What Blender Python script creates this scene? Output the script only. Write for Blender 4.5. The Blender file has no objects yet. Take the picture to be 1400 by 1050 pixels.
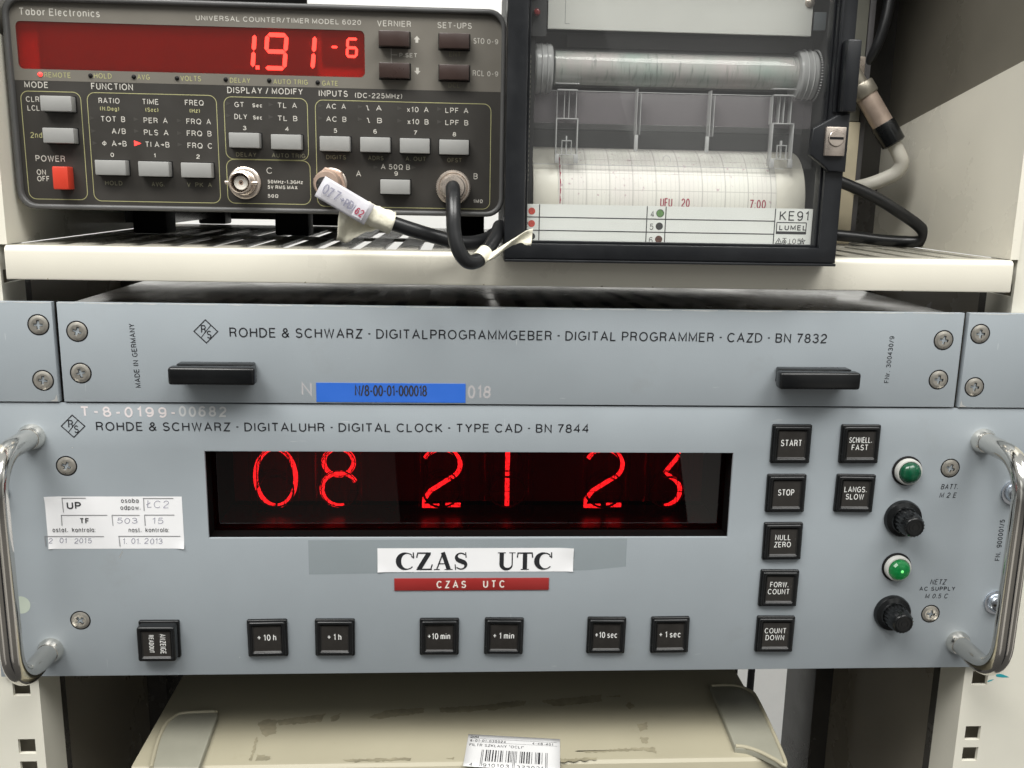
import bpy, bmesh, math, random
from mathutils import Vector, Matrix

# ------------------------------------------------------------------ camera, light, exposure
C = bpy.context.scene.collection
S = bpy.context.scene
MM = 0.001

cam_data = bpy.data.cameras.new('camera')
cam = bpy.data.objects.new('camera', cam_data)
C.objects.link(cam)
PITCH, YAW, ROLL = -0.20636, -0.05798, -0.01933
cp, sp, cy_, sy_, cr, sr = (math.cos(PITCH), math.sin(PITCH), math.cos(YAW), math.sin(YAW), math.cos(ROLL), math.sin(ROLL))
RM = Matrix(((cy_, -sy_, 0), (sy_, cy_, 0), (0, 0, 1))) @ Matrix(((1, 0, 0), (0, cp, -sp), (0, sp, cp))) @ Matrix(((cr, 0, sr), (0, 1, 0), (-sr, 0, cr)))
right, fwd, up = RM.col[0], RM.col[1], RM.col[2]
cam.matrix_world = Matrix(((right.x, up.x, -fwd.x, -28.294 * MM), (right.y, up.y, -fwd.y, -412.79 * MM),
                           (right.z, up.z, -fwd.z, 228.96 * MM), (0, 0, 0, 1)))
cam_data.sensor_width = 36
cam_data.lens = 1280.88 / 1400 * 36
cam_data.clip_start = 0.01
cam_data.clip_end = 50
S.camera = cam

S.view_settings.view_transform = 'Standard'
S.view_settings.look = 'None'
S.view_settings.exposure = 0.0
S.view_settings.gamma = 1
S.view_settings.use_curve_mapping = False
S.render.engine = 'CYCLES'
S.cycles.max_bounces = 10
S.cycles.transparent_max_bounces = 16

# surroundings of the laboratory: pale walls, grey floor, light ceiling, somebody standing at the camera
W = bpy.data.worlds.new('World'); S.world = W; W.use_nodes = True
wn, wl = W.node_tree.nodes, W.node_tree.links
bgn = wn['Background']
tc = wn.new('ShaderNodeTexCoord'); sx = wn.new('ShaderNodeSeparateXYZ'); wl.new(tc.outputs['Generated'], sx.inputs[0])
mr = wn.new('ShaderNodeMapRange'); mr.inputs['From Min'].default_value = -1; mr.inputs['From Max'].default_value = 1
wl.new(sx.outputs['Z'], mr.inputs['Value'])
rp = wn.new('ShaderNodeValToRGB'); wl.new(mr.outputs[0], rp.inputs[0])
el = rp.color_ramp.elements
el[0].position = 0.0; el[0].color = (.12, .116, .11, 1)
el[1].position = 1.0; el[1].color = (.95, .97, .95, 1)
for p, c in ((.22, (.20, .19, .18, 1)), (.33, (.30, .285, .26, 1)), (.40, (.13, .125, .12, 1)), (.45, (.22, .22, .21, 1)), (.56, (.32, .32, .31, 1)), (.60, (.20, .20, .19, 1)), (.66, (.55, .56, .54, 1)), (.78, (.85, .87, .85, 1))):
    e = el.new(p); e.color = c
# the person holding the camera: a dark upright shape in the direction -Y
def mathn(op, a, b=None):
    n = wn.new('ShaderNodeMath'); n.operation = op
    for i, v in enumerate((a, b)):
        if v is None: continue
        if isinstance(v, (int, float)): n.inputs[i].default_value = v
        else: wl.new(v, n.inputs[i])
    return n.outputs[0]
ex = mathn('DIVIDE', mathn('ADD', mathn('ADD', sx.outputs['X'], -0.055), mathn('MULTIPLY', sx.outputs['Z'], .10)), 0.15)
ez = mathn('DIVIDE', mathn('ADD', sx.outputs['Z'], 0.30), 0.62)
rr = mathn('ADD', mathn('POWER', mathn('ABSOLUTE', ex), 2.0), mathn('POWER', mathn('ABSOLUTE', ez), 2.0))
inside = mathn('MULTIPLY', mathn('LESS_THAN', rr, 1.0), mathn('LESS_THAN', sx.outputs['Y'], 0.0))
# windows and cupboards round the room: brighter and darker upright bands on the walls
az = mathn('ARCTAN2', sx.outputs['X'], sx.outputs['Y'])
braw = mathn('ADD', mathn('SINE', mathn('MULTIPLY', az, 5.0)), mathn('MULTIPLY', mathn('SINE', mathn('MULTIPLY', az, 13.0)), .6))
bsm = wn.new('ShaderNodeMapRange'); bsm.interpolation_type = 'SMOOTHSTEP'; bsm.inputs['From Min'].default_value = .15; bsm.inputs['From Max'].default_value = .75; wl.new(braw, bsm.inputs['Value']); bands = bsm.outputs[0]
onwall = mathn('MULTIPLY', mathn('LESS_THAN', mathn('ABSOLUTE', mathn('ADD', sx.outputs['Z'], 0.10)), .52), bands)
bmul = mathn('ADD', mathn('MULTIPLY', onwall, 1.9), .80)
bmx = wn.new('ShaderNodeMixRGB'); bmx.blend_type = 'MULTIPLY'; bmx.inputs[0].default_value = 1
wl.new(rp.outputs[0], bmx.inputs[1]); wl.new(bmul, bmx.inputs[2])
mxw = wn.new('ShaderNodeMixRGB'); wl.new(inside, mxw.inputs[0]); wl.new(bmx.outputs[0], mxw.inputs[1]); mxw.inputs[2].default_value = (.035, .034, .036, 1)
wl.new(mxw.outputs[0], bgn.inputs[0])
bgn.inputs[1].default_value = 0.74

def area(name, loc, target, sx_, sy_, power, col):
    d = bpy.data.lights.new(name, 'AREA'); d.shape = 'RECTANGLE'; d.size = sx_; d.size_y = sy_; d.energy = power; d.color = col
    o = bpy.data.objects.new(name, d); C.objects.link(o); o.location = loc
    o.rotation_euler = (Vector(target) - Vector(loc)).to_track_quat('-Z', 'Y').to_euler()
    return o
area('ceiling_lamp', (-0.75, -0.95, 1.8), (0, 0, 0), 1.3, 0.85, 50, (1, .985, .95))
area('ceiling_lamp', (0.75, -1.0, 1.8), (0, 0, 0), 1.3, 0.85, 37, (1, .985, .95))
area('ceiling_lamp', (0.0, 1.6, 1.7), (0, 1.6, 0), 1.2, 0.30, 40, (1, .985, .95))

# ------------------------------------------------------------------ materials
def nodes(m):
    m.use_nodes = True
    return m.node_tree.nodes, m.node_tree.links, m.node_tree.nodes['Principled BSDF']
def mat(name, col, rough=.5, metal=0., spec=.5, var=.06, vscale=60, bump=0., bscale=900, rvar=.08, coat=0., emit=0., ecol=None, stain=None, trans=0., scratch=False):
    m = bpy.data.materials.new(name); n, l, b = nodes(m)
    b.inputs['Metallic'].default_value = metal
    b.inputs['Specular IOR Level'].default_value = spec
    b.inputs['Coat Weight'].default_value = coat
    b.inputs['Coat Roughness'].default_value = .08
    b.inputs['Transmission Weight'].default_value = trans
    co = n.new('ShaderNodeTexCoord')
    nz = n.new('ShaderNodeTexNoise'); nz.inputs['Scale'].default_value = vscale; nz.inputs['Detail'].default_value = 6
    nz.inputs['Roughness'].default_value = .6
    l.new(co.outputs['Object'], nz.inputs['Vector'])
    mr_ = n.new('ShaderNodeMapRange'); mr_.inputs['From Min'].default_value = .3; mr_.inputs['From Max'].default_value = .7
    mr_.inputs['To Min'].default_value = 1 - var; mr_.inputs['To Max'].default_value = 1 + var
    l.new(nz.outputs['Fac'], mr_.inputs['Value'])
    mx = n.new('ShaderNodeMixRGB'); mx.blend_type = 'MULTIPLY'; mx.inputs[0].default_value = 1; mx.inputs[1].default_value = (*col, 1)
    l.new(mr_.outputs[0], mx.inputs[2])
    out = mx.outputs[0]
    if stain:                                   # (colour, scale, threshold, strength): dirt blotches
        n2 = n.new('ShaderNodeTexNoise'); n2.inputs['Scale'].default_value = stain[1]; n2.inputs['Detail'].default_value = 8; n2.inputs['Roughness'].default_value = .7
        l.new(co.outputs['Object'], n2.inputs['Vector'])
        m2 = n.new('ShaderNodeMapRange'); m2.inputs['From Min'].default_value = stain[2]; m2.inputs['From Max'].default_value = stain[2] + .1; m2.inputs['To Max'].default_value = stain[3]
        l.new(n2.outputs['Fac'], m2.inputs['Value'])
        x2 = n.new('ShaderNodeMixRGB'); l.new(m2.outputs[0], x2.inputs[0]); l.new(out, x2.inputs[1]); x2.inputs[2].default_value = (*stain[0], 1)
        out = x2.outputs[0]
    if scratch:                                 # a few fine hairline scratches, pale where the paint is scored
        for sc_, rot in (((26, 1, 300), .9), ((300, 1, 22), 2.3)):
            mp = n.new('ShaderNodeMapping'); mp.inputs['Rotation'].default_value = (0, rot, 0); mp.inputs['Scale'].default_value = sc_; l.new(co.outputs['Object'], mp.inputs[0])
            n4 = n.new('ShaderNodeTexNoise'); n4.inputs['Scale'].default_value = 1.6; n4.inputs['Detail'].default_value = 3; l.new(mp.outputs[0], n4.inputs['Vector'])
            m4 = n.new('ShaderNodeMapRange'); m4.inputs['From Min'].default_value = .735; m4.inputs['From Max'].default_value = .76; m4.inputs['To Max'].default_value = .45; l.new(n4.outputs['Fac'], m4.inputs['Value'])
            x4 = n.new('ShaderNodeMixRGB'); l.new(m4.outputs[0], x4.inputs[0]); l.new(out, x4.inputs[1]); x4.inputs[2].default_value = (.52, .54, .54, 1); out = x4.outputs[0]
    l.new(out, b.inputs['Base Color'])
    r2 = n.new('ShaderNodeMapRange'); r2.inputs['From Min'].default_value = .3; r2.inputs['From Max'].default_value = .7
    r2.inputs['To Min'].default_value = max(.02, rough - rvar); r2.inputs['To Max'].default_value = min(1, rough + rvar)
    l.new(nz.outputs['Fac'], r2.inputs['Value']); l.new(r2.outputs[0], b.inputs['Roughness'])
    if bump:
        n3 = n.new('ShaderNodeTexNoise'); n3.inputs['Scale'].default_value = bscale; n3.inputs['Detail'].default_value = 3
        l.new(co.outputs['Object'], n3.inputs['Vector'])
        bp = n.new('ShaderNodeBump'); bp.inputs['Strength'].default_value = bump; bp.inputs['Distance'].default_value = .0003
        l.new(n3.outputs['Fac'], bp.inputs['Height']); l.new(bp.outputs[0], b.inputs['Normal'])
    if emit:
        b.inputs['Emission Color'].default_value = (*(ecol or col), 1); b.inputs['Emission Strength'].default_value = emit
    return m
def clear(name, tint=(1, 1, 1), rough=.03, haze=0., hazecol=(.6, .6, .6), ior=1.45, spec=1.0, blur=0., blur_rough=.3):
    """thin clear plastic or glass sheet: tinted see-through, Fresnel reflection, some cloudy scatter"""
    m = bpy.data.materials.new(name); n, l, b = nodes(m); n.remove(b)
    o = n['Material Output']
    t = n.new('ShaderNodeBsdfTransparent'); t.inputs[0].default_value = (*tint, 1)
    g = n.new('ShaderNodeBsdfGlossy'); g.inputs['Roughness'].default_value = rough
    f = n.new('ShaderNodeFresnel'); f.inputs[0].default_value = ior
    base = t.outputs[0]
    if blur:                                    # slightly frosted: part of the light spreads a little on its way through
        rf = n.new('ShaderNodeBsdfRefraction'); rf.inputs['Color'].default_value = (*tint, 1); rf.inputs['Roughness'].default_value = blur_rough; rf.inputs['IOR'].default_value = 1.01
        bm_ = n.new('ShaderNodeMixShader'); bm_.inputs[0].default_value = blur
        l.new(t.outputs[0], bm_.inputs[1]); l.new(rf.outputs[0], bm_.inputs[2]); base = bm_.outputs[0]
    if haze:
        d = n.new('ShaderNodeBsdfDiffuse'); d.inputs[0].default_value = (*hazecol, 1)
        hm = n.new('ShaderNodeMixShader'); hm.inputs[0].default_value = haze
        l.new(base, hm.inputs[1]); l.new(d.outputs[0], hm.inputs[2]); base = hm.outputs[0]
    geo = n.new('ShaderNodeNewGeometry')        # reflection on the outer face only (the sheet does not refract)
    inv = n.new('ShaderNodeMath'); inv.operation = 'SUBTRACT'; inv.inputs[0].default_value = spec; l.new(geo.outputs['Backfacing'], inv.inputs[1]); inv.use_clamp = True
    mm = n.new('ShaderNodeMath'); mm.operation = 'MULTIPLY'; l.new(f.outputs[0], mm.inputs[0]); l.new(inv.outputs[0], mm.inputs[1])
    x = n.new('ShaderNodeMixShader'); l.new(mm.outputs[0], x.inputs[0]); l.new(base, x.inputs[1]); l.new(g.outputs[0], x.inputs[2])
    l.new(x.outputs[0], o.inputs[0])
    return m

M = {}
M['panel'] = mat('grey_blue_paint', (.303, .336, .360), .46, spec=.38, var=.045, vscale=14, bump=.10, bscale=1600, rvar=.05, stain=((.27, .29, .295), 30, .60, .30), scratch=True)
M['panel_edge'] = mat('bare_edge', (.62, .62, .60), .35, metal=.6)
M['black'] = mat('black_plastic', (.006, .0065, .007), .22, spec=.42, var=.2, rvar=.1, bump=.05)
M['matblack'] = mat('matt_black', (.006, .006, .0065), .6, spec=.25)
M['glossblack'] = mat('gloss_black', (.006, .005, .005), .34, spec=.35)
M['flock'] = mat('black_lining', (.003, .0025, .0025), .9, spec=.05)
M['satin'] = mat('satin_black', (.014, .0135, .013), .42, spec=.4)
M['deckpaint'] = mat('shaded_cream_paint', (.46, .44, .375), .26, spec=.5, var=.06, vscale=18, bump=.10, bscale=1300)  # cream darkened so the deck looks shaded under the counter
M['worn'] = mat('rubbed_paint_edge', (.52, .53, .52), .5, var=.15, vscale=300)
M['keyface'] = mat('dark_key_insert', (.024, .022, .020), .22, spec=.45, var=.15, vscale=200)
M['ink'] = mat('black_ink', (.012, .013, .016), .6, var=.1)
M['white_ink'] = mat('white_ink', (.72, .72, .70), .6)
M['chrome'] = mat('worn_chrome', (.70, .68, .64), .13, metal=1, var=.05, rvar=.04, bump=.02, bscale=500)
M['ferrule'] = mat('polished_ferrule', (.80, .78, .73), .16, metal=1, rvar=.05)
M['screw'] = mat('nickel_screw', (.47, .445, .395), .34, metal=.75, var=.12, vscale=300, rvar=.1)
M['recess'] = mat('screw_recess', (.022, .020, .017), .7, spec=.1)
M['zinc'] = mat('zinc_bolt', (.62, .66, .72), .3, metal=1, var=.15, vscale=250)
M['cream'] = mat('cream_paint', (.765, .735, .635), .30, spec=.5, var=.03, vscale=18, bump=.10, bscale=1300, stain=((.66, .63, .54), 60, .72, .25))
M['post'] = mat('pale_post_paint', (.70, .68, .59), .42, var=.04, vscale=20, bump=.08, stain=((.40, .38, .32), 90, .72, .6))
M['olive'] = mat('dark_olive_paint', (.15, .138, .112), .30, spec=.5, var=.18, vscale=9, bump=.06, rvar=.08)
M['wallshade'] = mat('shaded_wall_tone', (.30, .275, .23), .30, spec=.5, var=.14, vscale=9, bump=.06, rvar=.08)  # shade on the pale lower wall is mixed into this colour
M['metal_and_shade'] = mat('dark_metal_and_shade', (.055, .052, .048), .22, spec=.5, var=.3, vscale=16, rvar=.1)  # dark metal; also carries the shade on uprights and flange slots
M['chassis'] = mat('chassis_sheet', (.060, .053, .046), .18, metal=.4, var=.35, vscale=24, rvar=.1)
M['roomwall'] = mat('white_wall', (.82, .82, .80), .8, var=.02)
# counter
M['bezel'] = mat('grey_bezel', (.085, .085, .084), .42, var=.08, bump=.12, bscale=1800)
M['upper'] = mat('grey_face', (.150, .138, .116), .50, var=.05, vscale=40, bump=.06)
M['lower'] = mat('brown_black_face', (.032, .029, .025), .48, var=.08, vscale=40, bump=.06)
M['greykey'] = mat('grey_key', (.285, .285, .275), .42, var=.05)
M['brownkey'] = mat('brown_key', (.045, .028, .024), .32, var=.1)
M['redkey'] = mat('red_key', (.56, .045, .022), .38, var=.05)
M['legend_w'] = mat('legend_white', (.52, .50, .45), .6)
M['legend_y'] = mat('legend_olive', (.36, .35, .17), .6)
M['legend_d'] = mat('legend_dim', (.23, .22, .15), .6)
M['tri_off'] = mat('unlit_marker', (.055, .052, .046), .4)
M['led_red'] = mat('led_red_lit', (.8, .02, .02), .4, emit=2.6, ecol=(1.0, .045, .035))
M['led_seg'] = mat('segment_lit', (.8, .02, .02), .4, emit=8.0, ecol=(1.0, .33, .31))
M['led_hot'] = mat('segment_core', (.9, .3, .2), .4, emit=5.0, ecol=(1.0, .22, .13))
M['led_ghost'] = mat('segment_unlit', (.17, .085, .075), .6)
M['dispback'] = mat('display_board', (.62, .50, .44), .7, var=.12, vscale=90)
M['redglass'] = clear('red_display_window', (.88, .30, .26), .16, haze=.18, hazecol=(.36, .070, .058), ior=1.45, blur=.30, blur_rough=.35)
# metalwork
M['nickel'] = mat('nickel_plate', (.64, .56, .49), .28, metal=.8, var=.1, vscale=200)
M['pinkbrass'] = mat('warm_nickel', (.62, .46, .37), .32, metal=.5, var=.12, vscale=200)
M['teflon'] = mat('white_insulator', (.72, .70, .64), .5)
M['rubber'] = mat('black_rubber_cable', (.014, .0145, .0155), .34, spec=.45, var=.2, vscale=40, bump=.08, bscale=700)
M['masking'] = mat('masking_tape', (.74, .71, .58), .75, var=.06, vscale=150, bump=.9, bscale=450)
M['cleartag'] = clear('milky_sleeve', (.9, .9, .93), .25, haze=.74, hazecol=(.70, .69, .73))
M['whitehose'] = mat('white_hose', (.55, .53, .47), .42, var=.06, bump=.05)
# recorder
M['frame'] = mat('black_door_frame', (.0115, .0125, .0145), .34, spec=.45, var=.15, bump=.10, bscale=1500)
M['recglass'] = clear('door_glass', (.96, .965, .96), .015, haze=.03, hazecol=(.5, .5, .5), ior=1.45)
M['acryl'] = clear('clear_acrylic', (.90, .90, .90), .06, haze=.10, hazecol=(.7, .7, .7), ior=1.5)
M['acryl_edge'] = clear('acrylic_edge', (.75, .75, .76), .12, haze=.52, hazecol=(.72, .72, .72), ior=1.6)
M['smoked'] = clear('smoky_cover', (.80, .78, .79), .10, haze=.28, hazecol=(.42, .39, .41), ior=1.45)
M['whiteplate'] = mat('white_plate', (.74, .74, .70), .42, var=.02, bump=.04)
M['strip'] = mat('white_strip', (.80, .81, .78), .38, var=.015)
M['flange'] = mat('ivory_spool', (.72, .69, .61), .36, var=.03)
M['recdark'] = mat('recorder_inside', (.030, .030, .031), .5, var=.15)
M['recgrey'] = mat('recorder_grey', (.085, .082, .084), .45, var=.2, vscale=40)
M['led_off'] = mat('red_led_off', (.22, .012, .014), .2, spec=.7)
M['brasscomb'] = mat('pale_comb', (.30, .28, .23), .5)
M['dullmetal'] = mat('dull_metal', (.30, .275, .225), .38, metal=.6, var=.15, vscale=120)
M['dullpink'] = mat('dull_pink_metal', (.42, .33, .27), .38, metal=.4, var=.15, vscale=120)
M['greenish'] = mat('grey_green_steel', (.16, .16, .135), .5, var=.1)
M['tan'] = mat('tan_steel', (.52, .46, .33), .5, var=.12, vscale=30, stain=((.10, .075, .05), 26, .60, .8))
M['redink'] = mat('crimson_ink', (.34, .05, .085), .7)
M['dot_red'] = mat('red_dot', (.62, .085, .06), .5, var=.25, vscale=900)
M['dot_green'] = mat('green_dot', (.12, .25, .08), .5, var=.3, vscale=900)
M['dot_black'] = mat('black_dot', (.03, .03, .03), .5)
M['dot_brown'] = mat('brown_dot', (.10, .035, .022), .5, var=.4, vscale=900)
# clock
M['filter'] = clear('dark_red_filter', (.90, .21, .21), .012, ior=1.56, spec=1.0, blur=.30, blur_rough=.22)
M['neon'] = mat('neon_glow', (.3, .05, .03), .5, emit=2.3, ecol=(1.0, .20, .25))
_n, _l, _b = nodes(M['neon'])                # the neon film on the cathode is patchy
_nz = _n.new('ShaderNodeTexNoise'); _nz.inputs['Scale'].default_value = 1100; _nz.inputs['Detail'].default_value = 4
_tc = _n.new('ShaderNodeTexCoord'); _l.new(_tc.outputs['Object'], _nz.inputs['Vector'])
_mr = _n.new('ShaderNodeMapRange'); _mr.inputs['From Min'].default_value = .38; _mr.inputs['From Max'].default_value = .58; _mr.inputs['To Min'].default_value = .9; _mr.inputs['To Max'].default_value = 2.9
_l.new(_nz.outputs['Fac'], _mr.inputs['Value']); _l.new(_mr.outputs[0], _b.inputs['Emission Strength'])
M['tubeback'] = mat('tube_back', (.035, .028, .028), .8)
M['wire'] = mat('dark_cathode_wire', (.015, .012, .012), .4, metal=.6)
M['tubeglass'] = clear('tube_glass', (.95, .93, .93), .02, ior=1.28)
M['lens_dark'] = mat('green_lens', (.002, .060, .026), .22, spec=.5, var=.3, vscale=500, coat=.15)
M['lens_lit'] = mat('green_lens_lit', (.002, .085, .022), .22, spec=.5, var=.35, vscale=500, coat=.15, emit=.07, ecol=(.02, .9, .16))
M['lens_core'] = mat('green_lens_spark', (.05, .6, .15), .2, emit=.6, ecol=(.35, 1, .25))
M['ringwhite'] = mat('white_ring', (.44, .44, .415), .4)
M['paper'] = mat('white_paper', (.80, .80, .81), .55, var=.02, vscale=40, bump=.05, bscale=300)
M['bluetape'] = mat('blue_tape', (.030, .135, .56), .42, var=.03)
M['redtape'] = mat('red_embossed_tape', (.27, .022, .020), .36, var=.06)
M['embossed'] = mat('embossed_white', (.70, .64, .58), .5)
M['greytape'] = clear('grey_film', (.982, .988, .986), .35, haze=.06, hazecol=(.26, .28, .28), ior=1.25)
M['chalk'] = clear('worn_white_marker', (.8, .8, .8), .6, haze=.92, hazecol=(.74, .68, .68), ior=1.1)
M['chalk_faint'] = clear('faded_white_marker', (.9, .9, .9), .6, haze=.46, hazecol=(.72, .68, .68), ior=1.1)
M['chalk_mid'] = clear('half_faded_white_marker', (.9, .9, .9), .6, haze=.74, hazecol=(.72, .73, .73), ior=1.1)
M['pencil'] = clear('pencil', (.6, .6, .65), .6, haze=.46, hazecol=(.28, .28, .36), ior=1.1)
M['typed'] = mat('typed_ink', (.025, .025, .028), .6)
M['thinline'] = mat('grey_print', (.22, .22, .23), .6)
M['corrosion'] = mat('pale_stain', (.42, .47, .40), .6, var=.1)
M['boxplastic'] = mat('beige_case', (.362, .334, .243), .45, var=.05, vscale=14, bump=.10, bscale=900, stain=((.29, .26, .175), 24, .62, .5))
M['latch'] = mat('grey_green_latch', (.265, .26, .21), .42, var=.05, bump=.08)
M['residue'] = mat('tape_residue', (.26, .235, .16), .7, var=.25, vscale=160, bump=.4, bscale=500)
M['label'] = mat('label_paper', (.66, .66, .66), .45, var=.02)
M['cyan'] = mat('cyan_marker', (.02, .33, .38), .5)
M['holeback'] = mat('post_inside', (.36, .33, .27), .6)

def grid_paper(name, base, x0, minor, major, line=(.42, .40, .38)):
    m = bpy.data.materials.new(name); n, l, b = nodes(m)
    co = n.new('ShaderNodeTexCoord'); s = n.new('ShaderNodeSeparateXYZ'); l.new(co.outputs['Object'], s.inputs[0])
    def mth(op, a, c=None):
        q = n.new('ShaderNodeMath'); q.operation = op
        for i, v in enumerate((a, c)):
            if v is None: continue
            if isinstance(v, (int, float)): q.inputs[i].default_value = v
            else: l.new(v, q.inputs[i])
        return q.outputs[0]
    def lines(src, step, width):
        f = mth('FRACT', mth('DIVIDE', mth('ADD', src, 10.0), step))
        return mth('LESS_THAN', f, width / step)
    # angle round the roll (axis X) -> distance along the paper
    ang = mth('ARCTAN2', s.outputs['Z'], s.outputs['Y']); arc = mth('MULTIPLY', ang, .024)
    xs = mth('ADD', s.outputs['X'], -x0)
    mn = mth('MULTIPLY', lines(xs, minor, .00030), .30)
    mj = mth('MULTIPLY', lines(xs, major, .00040), .75)
    hz = mth('MULTIPLY', lines(arc, .0078, .0003), .7)
    tot = mth('MAXIMUM', mth('MAXIMUM', mn, mj), hz)
    nz = n.new('ShaderNodeTexNoise'); nz.inputs['Scale'].default_value = 45; nz.inputs['Detail'].default_value = 5; l.new(co.outputs['Object'], nz.inputs['Vector'])
    mr_ = n.new('ShaderNodeMapRange'); mr_.inputs['From Min'].default_value = .45; mr_.inputs['From Max'].default_value = .75; mr_.inputs['To Max'].default_value = .30; l.new(nz.outputs['Fac'], mr_.inputs['Value'])
    x1 = n.new('ShaderNodeMixRGB'); l.new(mr_.outputs[0], x1.inputs[0]); x1.inputs[1].default_value = (*base, 1); x1.inputs[2].default_value = (.62, .50, .55, 1)
    nv = n.new('ShaderNodeTexNoise'); nv.inputs['Scale'].default_value = 420; nv.inputs['Detail'].default_value = 2; l.new(co.outputs['Object'], nv.inputs['Vector'])
    mv = n.new('ShaderNodeMapRange'); mv.inputs['From Min'].default_value = .68; mv.inputs['From Max'].default_value = .73; mv.inputs['To Max'].default_value = .55; l.new(nv.outputs['Fac'], mv.inputs['Value'])
    xv = n.new('ShaderNodeMixRGB'); l.new(mv.outputs[0], xv.inputs[0]); l.new(x1.outputs[0], xv.inputs[1]); xv.inputs[2].default_value = (.36, .16, .24, 1); x1 = xv
    x2 = n.new('ShaderNodeMixRGB'); l.new(tot, x2.inputs[0]); l.new(x1.outputs[0], x2.inputs[1]); x2.inputs[2].default_value = (*line, 1)
    l.new(x2.outputs[0], b.inputs['Base Color']); b.inputs['Roughness'].default_value = .55
    return m
M['chart'] = grid_paper('chart_paper', (.76, .745, .69), .0005, .00205, .0103)
def inked_paper(name):
    m = bpy.data.materials.new(name); n, l, b = nodes(m)
    co = n.new('ShaderNodeTexCoord'); mp = n.new('ShaderNodeMapping'); mp.inputs['Scale'].default_value = (900, 120, 120); l.new(co.outputs['Object'], mp.inputs[0])
    n1 = n.new('ShaderNodeTexNoise'); n1.inputs['Scale'].default_value = 1; n1.inputs['Detail'].default_value = 4; l.new(mp.outputs[0], n1.inputs['Vector'])
    n2 = n.new('ShaderNodeTexNoise'); n2.inputs['Scale'].default_value = 45; n2.inputs['Detail'].default_value = 4; l.new(co.outputs['Object'], n2.inputs['Vector'])
    r1 = n.new('ShaderNodeValToRGB'); l.new(n2.outputs['Fac'], r1.inputs[0])
    r1.color_ramp.elements[0].position = .35; r1.color_ramp.elements[0].color = (.58, .50, .49, 1)
    r1.color_ramp.elements[1].position = .65; r1.color_ramp.elements[1].color = (.38, .46, .41, 1)
    r2 = n.new('ShaderNodeMapRange'); r2.inputs['From Min'].default_value = .56; r2.inputs['From Max'].default_value = .74; r2.inputs['To Max'].default_value = .7; l.new(n1.outputs['Fac'], r2.inputs['Value'])
    x = n.new('ShaderNodeMixRGB'); l.new(r2.outputs[0], x.inputs[0]); l.new(r1.outputs[0], x.inputs[1]); x.inputs[2].default_value = (.09, .12, .12, 1)
    l.new(x.outputs[0], b.inputs['Base Color']); b.inputs['Roughness'].default_value = .6
    return m
M['inked'] = inked_paper('inked_chart_paper')

# ------------------------------------------------------------------ building helpers (all sizes in millimetres)
ORIGIN = {}
def tag(o, label=None, cat=None, group=None, kind=None):
    for k, v in (('label', label), ('category', cat), ('group', group), ('kind', kind)):
        if v: o[k] = v
    return o
def thing(name, label, cat, loc=(0, 0, 0), group=None):
    o = bpy.data.objects.new(name, None); C.objects.link(o)
    o.empty_display_size = .02
    o.location = Vector(loc) * MM; ORIGIN[o.name] = Vector(loc)
    return tag(o, label, cat, group)
def org(o): return ORIGIN[o.name] if o is not None else Vector((0, 0, 0))

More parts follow.
